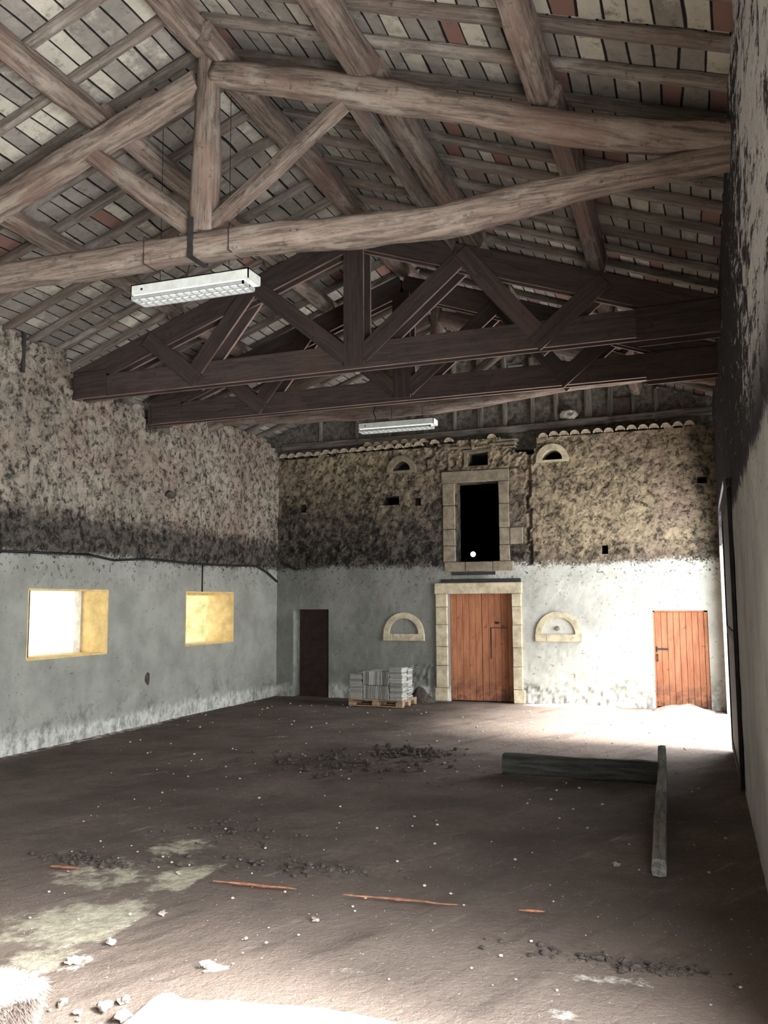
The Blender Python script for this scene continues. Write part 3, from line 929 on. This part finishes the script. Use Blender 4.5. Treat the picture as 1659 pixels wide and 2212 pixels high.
timber_truss(7.18, 'front roof truss of old grey-brown timber with a crooked log tie beam',
             [(XL - .2, 7.18, 5.60), (-7.03, 7.18, 5.625), (-5.81, 7.18, 5.61), (-4.53, 7.18, 5.61), (-3.47, 7.18, 5.56), (-2.27, 7.18, 5.48), (-1.43, 7.18, 5.53), (-.64, 7.18, 5.60), (XR + .2, 7.18, 5.62)],
             [(.26, .28), (.26, .29), (.27, .28), (.27, .26), (.28, .29), (.26, .28), (.25, .26), (.22, .2), (.2, .2)])
timber_truss(15.2, 'hindmost roof truss, crooked old timber with a wavy tie beam behind the dark trusses',
             [(XL - .2, 15.2, 5.87), (-8.0, 15.2, 5.80), (-6.34, 15.2, 5.74), (-5.03, 15.2, 5.73), (-3.96, 15.2, 5.74), (-3.18, 15.2, 5.80), (-2.44, 15.2, 5.89), (-1.47, 15.2, 5.93), (-.7, 15.2, 5.96), (XR + .2, 15.2, 5.95)],
             [(.28, .30), (.28, .30), (.30, .30), (.3, .3), (.28, .28), (.26, .27), (.24, .26), (.24, .25), (.24, .25), (.22, .24)], True)


def board_truss(y, label):
    t = thing('roof_truss', label, 'roof truss', (XC, y, 5.34), 0, 'dark board trusses')
    O = Vector((XC, y, 5.34))
    T = MAT['truss_board']
    zc = 5.56
    off = 0.085

    def pair(name, a, b, w):
        for s in (-1, 1):
            board(name, (a[0], y + s * off, a[1]), (b[0], y + s * off, b[1]), w, 0.05, T, t, O)
    pair('bottom_chord', (XL - .1, zc - .02), (XR + .1, zc + .04), .36)
    pair('principal_rafter', (XL + .02, 5.66), (XC, 7.34), .34)
    pair('principal_rafter', (XC, 7.34), (XR - .02, 5.66), .34)
    for s in (-1, 1):                            # webs lie outside the chords
        o2 = off + 0.052
        for nm, a, b in (('king_post', (XC, 5.42), (XC, 7.2)),
                         ('strut', (XC + .1, 5.55), (-2.88, 6.78)), ('strut', (XC - .1, 5.55), (-6.04, 6.78)),
                         ('strut', (-2.90, 6.85), (-1.78, 5.48)), ('strut', (-6.02, 6.85), (-7.14, 5.48)),
                         ('strut', (-1.92, 5.45), (-1.0, 6.20)), ('strut', (-7.0, 5.45), (-7.92, 6.20))):
            d = (o2 + .0015 * (abs(a[0] - XC) + abs(b[1] - 5))) * s
            board(nm, (a[0], y + d, a[1]), (b[0], y + d, b[1]), .30 if nm == 'king_post' else .24, .05, T, t, O)
        for nm, x0, x1 in (('gusset_plate', XL, XL + .62), ('gusset_plate', XR - 1.0, XR)):
            board(nm, (x0, y + s * o2, 5.56), (x1, y + s * o2, 5.58), .42, .03, T, t, O)
    return t


board_truss(11.25, 'dark brown board truss in the middle of the barn, next behind the front truss')
board_truss(13.35, 'second dark brown board truss, between the first one and the hindmost truss')

# purlins and ridge beams
LINES = {'left lower': (-7.55, .22, .25), 'left upper': (-5.86, .24, .25), 'ridge': (XC, .26, .27), 'right upper': (-2.72, .27, .27), 'right lower': (-1.08, .22, .25)}
SPANS = [(-3.0, 7.18, 'in front of the front truss'), (7.20, 11.25, 'from front truss to first dark truss'), (11.27, 15.2, 'over the two dark trusses'),
         (15.22, 18.5, 'between the hindmost truss and the gable')]
for ln, (x, w, h) in LINES.items():
    for k, (a, b, where) in enumerate(SPANS):
        side = 0 if ln == 'ridge' else (-1 if x < XC else 1)
        xx = x + (0.0, 0.05, -0.04, 0.03)[k] * (1 if side else 0.5)
        nrm = Vector((side * SL, 0, 1)).normalized()
        top = ridge_z(xx) - (0.02 if side == 0 else 0.0)
        c = Vector((xx, 0, top)) - nrm * (h / 2 + 0.01)
        if ln == 'ridge':
            nm, lab = 'ridge_timber', 'heavy ridge beam %s' % where
        else:
            nm, lab = 'purlin', 'heavy squared purlin, %s on the roof slope, %s' % (ln.replace('left ', 'left slope ').replace('right ', 'right slope '), where)
            lab = 'heavy %s purlin of the %s slope, %s' % (ln.split()[1], ln.split()[0], where)
        sag = random.uniform(-.02, .02)
        o = log(nm, [(c.x, a, c.z), (c.x + sag, (a + b) / 2, c.z - .01), (c.x, b, c.z)], [(w, h), (w * random.uniform(.95, 1.05), h), (w * random.uniform(.92, 1.0), h)],
                MAT['timber'], None, square=5, rough=0.016, upv=nrm, step=0.14, ring=16)
        tag(o, lab, 'beam', 'purlins and ridge beams')
# a thin board strapped under the right upper purlin
o = log('batten', [(-2.99, 7.4, 6.96), (-2.97, 11.05, 6.96)], [(.05, .2)], MAT['rafter'], None, rough=0.008, upv=Vector((SL, 0, 1)))
tag(o, 'thin reddish board beside the upper right purlin, behind the front truss', 'board')
o = log('short_timber', [(XC + .16, 6.85, 7.60), (XC + .16, 7.5, 7.56)], [(.16, .26)], MAT['timber'], None, rough=0.012)
tag(o, 'short timber block beside the top of the front king post', 'timber block')

# rafters: every one a thing
ORD = ['first', 'second', 'third', 'fourth', 'fifth', 'sixth', 'seventh', 'eighth', 'ninth', 'tenth', 'eleventh', 'twelfth']
ang = math.atan(SL)
for side, nm in ((-1, 'left'), (1, 'right')):
    ys = [(6.19 if side < 0 else 5.88) + 0.592 * k for k in range(-6, 21)]
    zones = {}
    for y in ys:
        z = 0 if y < 7.18 else 1 if y < 11.25 else 2 if y < 15.2 else 3
        zones.setdefault(z, []).append(y)
    for z, lst in zones.items():
        if z == 0:
            lst = lst[::-1]
        for k, y in enumerate(lst):
            lab = 'rough rafter on the %s roof slope, %s %s' % (nm, ORD[k], ('in front of the front truss', 'behind the front truss', 'behind the first dark truss', 'behind the hindmost truss')[z])
            y += random.uniform(-.03, .03)
            w, h = random.uniform(.10, .13), random.uniform(.10, .115)
            nrm = Vector((side * SL, 0, 1)).normalized()
            xe = XL - .55 if side < 0 else XR + .4
            a = Vector((XC + side * .02, y, ZR)) + nrm * (h / 2)
            b = Vector((xe, y + random.uniform(-.03, .03), ridge_z(xe))) + nrm * (h / 2)
            mid_ = (a + b) / 2 + Vector((0, random.uniform(-.035, .035), 0))
            o = log('rafter', [a, mid_, b], [(w, h), (w * random.uniform(.85, 1.1), h), (w, h)], MAT['rafter'], None, square=4, rough=0.009, upv=nrm, step=0.16, ring=12)
            tag(o, lab, 'rafter', 'rafters of the %s roof slope' % nm)


# ------------------------------------------------------------------ coping tiles along the back wall
def coping_mesh():
    bm = bmesh.new()
    n, L, r = 9, 0.42, 0.098
    for (yy, rr) in ((0, r), (L, r * .85)):
        for q in (rr, rr - .018):
            for k in range(n + 1):
                a = math.pi * k / n
                bm.verts.new((q * math.cos(a), yy, q * math.sin(a) * .95))
    bm.verts.ensure_lookup_table()
    V = bm.verts
    N = n + 1
    for k in range(n):
        bm.faces.new((V[k], V[k + 1], V[2 * N + k + 1], V[2 * N + k]))
        bm.faces.new((V[N + k + 1], V[N + k], V[3 * N + k], V[3 * N + k + 1]))
        bm.faces.new((V[k + 1], V[k], V[N + k], V[N + k + 1]))
        bm.faces.new((V[2 * N + k], V[2 * N + k + 1], V[3 * N + k + 1], V[3 * N + k]))
    bm.faces.new((V[0], V[2 * N], V[3 * N], V[N])); bm.faces.new((V[n], V[N + n], V[3 * N + n], V[2 * N + n]))
    fill = [bm.verts.new((r * .93 * math.cos(math.pi * k / n), .012, r * .88 * math.sin(math.pi * k / n))) for k in range(n + 1)]
    bm.faces.new(fill)
    return bm


tile0 = link('coping_tile', coping_mesh(), MAT['coping'], smooth=True)
tiles = []
for k in range(16):
    x = -9.12 + 0.222 * k
    tiles.append((x, YB - .07, 5.50 + .07 * k / 16, 'clay barrel tile in the lower left row along the top of the back wall', 'lower left coping tiles'))
for k in range(7):
    tiles.append((-7.02 + .222 * k, YB + .03, 5.66, 'clay barrel tile in the short upper row over the lower left row', 'upper coping tiles'))
for x, z, l in ((-5.40, 5.60, 'lone clay barrel tile just right of the two left rows'), (-5.08, 5.60, 'second lone clay barrel tile, between the rows and the square opening'),
                (-4.13, 5.62, 'lone clay barrel tile above the little square opening')):
    tiles.append((x, YB - .05, z, l, 'single coping tiles'))
for k in range(14):
    tiles.append((-3.02 + .226 * k, YB - .06, 5.575 + .03 * k / 14, 'clay barrel tile in the right hand row along the top of the back wall', 'right coping tiles'))
for i, (x, y, z, l, g) in enumerate(tiles):
    o = tile0 if i == 0 else tile0.copy()
    if i:
        COL.objects.link(o)
    o.location = (x + random.uniform(-.012, .012), y + random.uniform(-.02, .02), z + random.uniform(-.012, .012))
    o.rotation_euler = (random.uniform(.02, .08), 0, random.uniform(-.06, .06))
    tag(o, l, 'roof tile', g)


# ------------------------------------------------------------------ hanging fluorescent lamps
def lamp(loc, label, L=1.47, W=0.28, wires=()):
    t = thing('fluorescent_lamp', label, 'ceiling lamp', loc, 0, 'hanging fluorescent lamps')
    bm = bmesh.new()
    h = .11
    box(bm, -L / 2, L / 2, 0, .012, -h, 0); box(bm, -L / 2, L / 2, W - .012, W, -h, 0)
    box(bm, -L / 2, L / 2, 0, W, -.012, 0)
    box(bm, -L / 2, -L / 2 + .012, 0, W, -h, 0); box(bm, L / 2 - .012, L / 2, 0, W, -h, 0)
    body = link('housing', bm, MAT['lamp_white'], t)
    link('knockout_hole', box_mesh(-L / 2 + .13, -L / 2 + .155, -.003, .002, -.075, -.05), MAT['iron'], body)
    bm = bmesh.new()
    z0, z1 = -h - .055, -h - .02
    x0, x1 = -L / 2 - .01, L / 2 - .06
    box(bm, x0, x1, .0, .018, z0, z1); box(bm, x0, x1, W - .018, W, z0, z1)
    box(bm, x0, x0 + .018, 0, W, z0, z1); box(bm, x1 - .018, x1, 0, W, z0, z1)
    n = 15
    for k in range(1, n):
        x = x0 + (x1 - x0) * k / n
        box(bm, x - .007, x + .007, .01, W - .01, z0 + .002, z1)
    box(bm, x0, x1, W / 2 - .01, W / 2 + .01, z0 + .006, z1)
    link('louvre', bm, MAT['louvre'], t)
    for k in (W * .27, W * .73):
        bm = bmesh.new()
        bmesh.ops.create_cone(bm, segments=12, radius1=.036, radius2=.036, depth=x1 - x0 - .06, cap_ends=True)
        link('tube', bm, MAT['glow'], t, Matrix.Translation(((x0 + x1) / 2, k, z1 + .02)) @ Matrix.Rotation(math.pi / 2, 4, 'Y'), smooth=True)
    for (x, top) in wires:
        link('hanging_wire', box_mesh(x - .0025, x + .0025, W / 2 - .0025, W / 2 + .0025, -.01, top), MAT['cable'], t)
    return t


l1 = lamp((-5.07, 7.83, 5.62), 'white louvred fluorescent lamp hanging nearer the camera, behind the crooked log beam', wires=((-.45, 1.84), (.42, 2.16)))
l2 = lamp((-5.16, 14.88, 5.44), 'small white louvred fluorescent lamp hanging farther back above the tiles of the back wall', wires=((-.12, .28), (.48, .27)))
tube('supply_cord', [(.05 - .5, .1, .0), (-.42, .1, .1), (-.47, .12, .2), (-.44, .13, .3), (-.5, .14, .36)], .008, MAT['cable'], l2)
tube('supply_cord', [(-.1, .1, .0), (-.05, .12, .22), (-.12, .12, .42), (.02, .12, .55)], .007, MAT['cable'], l1)

# ------------------------------------------------------------------ wiring on the left wall
cp = [(8.0, 2.84), (9.69, 2.86), (11.54, 2.90), (12.2, 2.84), (13.07, 2.90), (14.0, 2.89), (14.9, 2.88), (16.2, 2.90), (17.2, 2.93), (17.7, 2.80), (18.2, 2.60)]
o = tube('cable', [(XL + .045, y, z) for y, z in cp], .022, MAT['cable'])
tag(o, 'thick black cable sagging along the top of the left wall plaster', 'cable')
o = tube('wire', [(XL + .02, 15.0, 2.86), (XL + .02, 15.0, 2.34)], .012, MAT['cable'])
tag(o, 'short black wire dropping from the cable to the farther window', 'wire')
bm = rock(.11, 8.0, .9); o = link('wall_patch', bm, MAT['clod'], wall_left, Matrix.Translation((XL - .01, 13.26, .8)) @ Matrix.Diagonal((.22, .8, 1.1, 1)))
bm = rock(.16, 4.0, .5); link('wall_stone', bm, MAT['clod'], wall_left, Matrix.Translation((XL + .03, 13.82, 4.14)) @ Matrix.Diagonal((.5, 1.2, 1, 1)))
for y, z0, z1 in ((9.95, 5.5, 6.1),):
    link('dark_post', box_mesh(XL - .05, XL + .06, y - .03, y + .03, z0, z1), MAT['iron'], wall_left)

# sliding door leaf pushed back along the right wall
sd = thing('sliding_door_leaf', 'black sliding barn door leaf standing against the right wall beside the far doorway', 'door', (XR - .02, 11.95, 0))
bm = bmesh.new()
for k in range(6):
    box(bm, -.012, .012, -1.46 + .486 * k + .003, -1.46 + .486 * (k + 1) - .003, .03, 3.34, bev=.004)
link('panel', bm, MAT['door_leaf_dark'], sd)
bm = bmesh.new()
for y in (-1.42, 1.42):
    box(bm, -.028, -.010, y - .05, y + .05, .03, 3.36)
for z in (.12, 1.7, 3.28):
    box(bm, -.028, -.010, -1.46, 1.46, z - .05, z + .05)
link('brace_frame', bm, MAT['iron'], sd)
tr = link('door_track', box_mesh(XR - .06, XR + .0, 10.3, 13.4, 3.37, 3.45), MAT['iron'])
tag(tr, 'dark iron track fixed above the sliding door on the right wall', 'door track')

# ------------------------------------------------------------------ loose timbers on the floor
o = log('squared_timber', [(-2.38, 10.86, .12), (-1.5, 10.84, .125), (-.55, 10.82, .115)], [(.2, .25), (.2, .24), (.2, .24)], MAT['dark_beam'], None, square=5, rough=.018, step=.08, ring=16)
tag(o, 'thick dark squared beam lying crosswise on the floor', 'beam')
o = log('plank', [(-.39, 7.18, .075), (-.46, 9.2, .08), (-.50, 10.55, .10), (-.54, 11.55, .27)], [(.11, .13), (.115, .13), (.11, .12), (.10, .1)], MAT['plank'], None, square=6, rough=.006, step=.1, ring=12)
o.name = 'wooden_post'
tag(o, 'long pale grey post lying lengthwise, leaning on the end of the dark beam', 'post')

# ------------------------------------------------------------------ pallet of slabs
PX, PY, PR = -6.93, 16.9, math.radians(-3.5)
pal = thing('pallet', 'wooden pallet loaded with grey slabs in front of the back wall', 'pallet', (PX, PY, 0), PR)
for k in range(6):
    link('deck_board', box_mesh(0, 1.2, .0 + k * .138, .11 + k * .138, .118, .14, bev=.003), MAT['pallet'], pal)
for i in range(3):
    link('stringer_board', box_mesh((0, .55, 1.1)[i], (.1, .65, 1.2)[i], 0, .8, .098, .118), MAT['pallet'], pal)
    for j in range(3):
        link('block', box_mesh((0, .5275, 1.055)[i], (.145, .6725, 1.2)[i], (0, .33, .66)[j], (.14, .47, .8)[j], .018, .098, bev=.004), MAT['pallet'], pal)
for j in range(3):
    link('bottom_board', box_mesh(0, 1.2, (0, .35, .7)[j], (.1, .45, .8)[j], 0, .018), MAT['pallet'], pal)
PM = Matrix.Translation((PX, PY, 0)) @ Matrix.Rotation(PR, 4, 'Z')
slab0 = None


def slab(local, label, group):
    global slab0
    if slab0 is None:
        slab0 = link('paving_stone', box_mesh(-.14, .14, -.14, .14, -.0128, .0128, bev=.006, jit=.0015), MAT['slab'])
        o = slab0
    else:
        o = slab0.copy()
        COL.objects.link(o)
    o.matrix_basis = PM @ local
    tag(o, label, 'paving stone', group)
    return o


def flat_stack(x, y, n, z0, label, group):
    for k in range(n):
        j = lambda a: random.uniform(-a, a)
        slab(Matrix.Translation((x + j(.012), y + j(.012), z0 + .0155 + .031 * k)) @ Matrix.Rotation(j(.05), 4, 'Z'), label, group)


flat_stack(.16, .17, 16, .14, 'grey slab in the low front stack, pallet end nearer the dark door', 'slabs of the low front stack')
flat_stack(.16, .50, 16, .14, 'grey slab in the low rear stack, pallet end nearer the dark door', 'slabs of the low rear stack')
flat_stack(1.05, .16, 21, .14, 'grey slab in the tall front stack, pallet end nearer the orange door', 'slabs of the tall front stack')
flat_stack(1.05, .47, 20, .14, 'grey slab in the tall rear stack, pallet end nearer the orange door', 'slabs of the tall rear stack')
for (y, dn) in ((.17, 'front'), (.50, 'rear')):
    for tier, tn in ((0, 'lower'), (1, 'upper')):
        for k in range(18):
            x = .325 + .0325 * k + (.0 if tier == 0 else .012)
            mt = Matrix.Translation((x, y + random.uniform(-.014, .014), .14 + .141 + .0 + tier * .283)) @ Matrix.Rotation(math.pi / 2 + random.uniform(-.03, .03), 4, 'Y') @ Matrix.Diagonal((1, 1, .95, 1))
            mt = mt @ Matrix.Rotation(0, 4, 'X')
            slab(mt @ Matrix.Diagonal((.985, .985, 1, 1)), 'grey slab standing on edge in the %s %s row at the middle of the pallet' % (tn, dn), 'slabs on edge, %s %s row' % (tn, dn))

# ------------------------------------------------------------------ loose things on the floor
bm = bmesh.new()
outl = [(-2.76, 3.6), (-2.77, 3.91), (-2.79, 4.09), (-2.78, 4.17), (-2.73, 4.19), (-2.65, 4.15), (-2.60, 4.145), (-2.5, 4.17), (-2.46, 4.2), (-2.24, 4.23), (-1.9, 4.29), (-1.5, 4.27), (-1.3, 3.6), (-1.45, 3.0), (-2.7, 3.0)]
bot = [bm.verts.new((x, y, .0)) for x, y in outl]
top = [bm.verts.new((x, y, .045)) for x, y in outl]
bm.faces.new(top); bm.faces.new(bot[::-1])
for i in range(len(outl)):
    j = (i + 1) % len(outl)
    bm.faces.new((bot[i], bot[j], top[j], top[i]))
o = link('white_board', bm, MAT['white_board'])
tag(o, 'bright white board with a broken corner lying flat on the floor at the bottom edge', 'board')

for i, (x0, y0, x1, y1, w) in enumerate(((-3.55, 5.96, -2.87, 5.99, .075), (-2.5, 5.99, -1.67, 6.05, .06), (-1.25, 6.08, -1.08, 6.11, .06), (-4.98, 5.87, -4.72, 5.89, .09))):
    bm = bmesh.new()
    n = 14
    up_, dn_ = [], []
    for k in range(n + 1):
        t = k / n
        ww = w * (0.25 + 0.75 * math.sin(math.pi * min(1, max(0, t * .96 + .02)))) * (0.6 + 0.5 * noise.noise(Vector((t * 9, i * 5, 0))))
        x, y = x0 + (x1 - x0) * t, y0 + (y1 - y0) * t + .02 * noise.noise(Vector((t * 4, i, 2)))
        up_.append(bm.verts.new((x, y + ww / 2, .026))); dn_.append(bm.verts.new((x, y - ww / 2, .024)))
    for k in range(n):
        bm.faces.new((dn_[k], dn_[k + 1], up_[k + 1], up_[k]))
    bmesh.ops.solidify(bm, geom=bm.faces[:], thickness=.03)
    link('orange_streak', bm, MAT['orange'], floor)

STN = [(-2.97, 4.10, .035, 'pale stone near the bottom edge, farthest from the white dog'), (-3.02, 4.0, .05, 'pale angular stone midway between the white dog and the white board'),
       (-2.86, 3.93, .055, 'flat pale stone chip closest to the white board'), (-3.12, 3.91, .025, 'small rounded stone between the white dog and the angular stone'),
       (-3.26, 3.97, .03, 'pale pebble closest to the white dog'), (-3.54, 5.29, .03, 'pale stone on the sandy spill beside its dark edge'), (-3.94, 6.1, .028, 'pale stone at the far tip of the sandy spill'),
       (-2.5, 5.51, .03, 'lone beige stone just behind the gap of the orange line'), (-.73, 7.4, .035, 'pale chip on the dark floor beside the end of the grey post'), (-3.57, 4.42, .045, 'large white lump of plaster on the sandy spill edge, nearer the camera'),
       (-3.55, 4.75, .035, 'white plaster lump on the sandy spill edge, next beyond the largest'), (-2.80, 4.64, .04, 'white plaster lump on the bare earth in front of the orange line')]
for i, (x, y, r, lab) in enumerate(STN):
    o = link('stone', rock(r * .85, 3.7 * i + 1, .5, 2, 2.4), MAT['stone'] if i < 9 else MAT['pale'], None, Matrix.Translation((x, y, r * .35)) @ Matrix.Rotation(i, 4, 'Z'))
    tag(o, lab, 'stone', 'loose stones on the floor')

# crumbs and clods nobody could count
bm = bmesh.new()
rg = random.Random(11)
for k in range(620):
    y = 3.6 + 13.5 * rg.random() ** 1.3
    x = rg.uniform(max(XL + .1, -0.62 * y - 1.3), XR - .15)
    r = (.002 + .008 * rg.random() ** 2) * (1 + .08 * y)
    v = bmesh.ops.create_icosphere(bm, subdivisions=1, radius=r)['verts']
    for q in v:
        q.co = Vector((x + q.co.x * rg.uniform(.7, 1.4), y + q.co.y * rg.uniform(.7, 1.4), q.co.z * .7 + r * .3))
o = link('gravel', bm, MAT['crumb'])
tag(o, 'fine pale crumbs of stone and plaster scattered over the whole floor', 'gravel', kind='stuff')
bm = bmesh.new()
for k in range(1200):
    c = rg.choice(CLOD_SHADE[:3] + CLOD_SHADE[:2] + CLOD_SHADE[5:8])
    x, y = rg.gauss(c[0], c[2] * .75), rg.gauss(c[1], c[3] * .75)
    r = (.005 + .02 * rg.random() ** 3) * (1.7 if c is CLOD_SHADE[0] or c is CLOD_SHADE[1] else 1.0)
    if not (XL + .2 < x < XR - .2):
        continue
    v = bmesh.ops.create_icosphere(bm, subdivisions=1, radius=r)['verts']
    for q in v:
        q.co = Vector((x + q.co.x * rg.uniform(.6, 1.7), y + q.co.y * rg.uniform(.6, 1.7), q.co.z * rg.uniform(.5, .9) + r * .2))
o = link('soil_clods', bm, MAT['clod'])
tag(o, 'dark crumbly soil clods raked up in ridges across the middle of the floor', 'soil', kind='stuff')

# low heaps of dirt at the foot of the back wall
for i, (x, y, rx, ry, h, lab) in enumerate(((-.4, 17.93, .6, .3, .13, 'low brown heap of dirt against the foot of the right orange door'), (-2.6, 18.04, 1.0, .16, .05, 'thin ridge of crumbled plaster along the wall foot between the orange doors'),
                                            (-5.72, 18.0, .3, .2, .3, 'dark heap of damp rubble between the pallet and the central door'))):
    bm = bmesh.new()
    bmesh.ops.create_grid(bm, x_segments=24, y_segments=14, size=1)
    for v in bm.verts:
        d = math.hypot(v.co.x, v.co.y)
        zz = h * max(0, 1 - d ** 1.6) * (1 + .35 * noise.noise(Vector((v.co.x * 2.5, v.co.y * 2.5, i * 3))))
        v.co = Vector((v.co.x * rx, v.co.y * ry, zz - .02 if d > .98 else zz))
    bmesh.ops.solidify(bm, geom=bm.faces[:], thickness=.03)
    o = link('dirt_heap', bm, (MAT['floor'], MAT['pale'], MAT['clod'])[i], None, Matrix.Translation((x, y, .0)), smooth=True)
    tag(o, lab, 'dirt heap')


# ------------------------------------------------------------------ the white dog at the corner
def dog():
    t = thing('dog', 'fluffy white dog cut off by the bottom left corner', 'dog', (-2.98, 3.02, 0), math.radians(12))
    V = [(.18, 0, .40), (.02, 0, .41), (-.16, 0, .41), (-.32, 0, .43), (-.42, 0, .50), (-.52, 0, .56), (-.60, 0, .54),     # spine, neck, head, muzzle
         (.16, .08, .30), (.20, .08, .17), (.15, .08, .02), (.16, -.08, .30), (.20, -.08, .17), (.15, -.08, .02),
         (-.30, .08, .30), (-.29, .08, .16), (-.31, .08, .02), (-.30, -.08, .30), (-.29, -.08, .16), (-.31, -.08, .02),
         (.26, 0, .46), (.30, 0, .53), (-.52, .05, .62), (-.52, -.05, .62)]
    R = [.12, .13, .13, .12, .085, .085, .045, .075, .035, .03, .075, .035, .03, .06, .033, .03, .06, .033, .03, .03, .02, .03, .03]
    E = [(1, 0), (1, 2), (2, 3), (3, 4), (4, 5), (5, 6), (0, 7), (7, 8), (8, 9), (0, 10), (10, 11), (11, 12), (3, 13), (13, 14), (14, 15), (3, 16), (16, 17), (17, 18), (0, 19), (19, 20), (5, 21), (5, 22)]
    me = bpy.data.meshes.new('body')
    me.from_pydata(V, E, [])
    o = bpy.data.objects.new('body', me)
    COL.objects.link(o)
    o.parent = t
    sk = o.modifiers.new('skin', 'SKIN')
    for i, r in enumerate(R):
        sv = me.skin_vertices[0].data[i]
        sv.radius = (r, r)
        sv.use_root = i == 1
    o.modifiers.new('sub', 'SUBSURF').levels = 2
    o.modifiers['sub'].render_levels = 2
    dg = bpy.context.evaluated_depsgraph_get()
    me2 = bpy.data.meshes.new_from_object(o.evaluated_get(dg))
    o.modifiers.clear()
    o.data = me2
    me2.materials.clear(); me2.materials.append(MAT['skin'])
    for f in me2.polygons:
        f.use_smooth = True
    bm = bmesh.new()
    rg = random.Random(3)
    for f in me2.polygons:
        n_, c_ = f.normal, f.center
        for q in range(int(3 + f.area * 26000)):
            vi = rg.choice(list(f.vertices))
            p = c_.lerp(me2.vertices[vi].co, rg.random())
            sc = .3 if p.z < .2 else 1.0
            d = (n_ + Vector((rg.gauss(0, .3), rg.gauss(0, .3), rg.gauss(-.1, .3)))).normalized()
            L = rg.uniform(.03, .075) * sc
            s = d.orthogonal().normalized() * .0018
            a, b = bm.verts.new(p - s), bm.verts.new(p + s)
            m1 = p + d * L * .6
            c1, c2 = bm.verts.new(m1 - s * .8), bm.verts.new(m1 + s * .8)
            e = bm.verts.new(p + d * L + Vector((.008, 0, -.015 * sc)))
            bm.faces.new((a, b, c2, c1)); bm.faces.new((c1, c2, e))
    for fc in bm.faces:
        q = fc.calc_center_median()
        fc.material_index = 1 if q.z < .485 + .03 * noise.noise(q * 9) and q.x > -.12 else 0
    f = link('fur', bm, [MAT['fur'], MAT['dark_fur']], t)
    return t


dog()
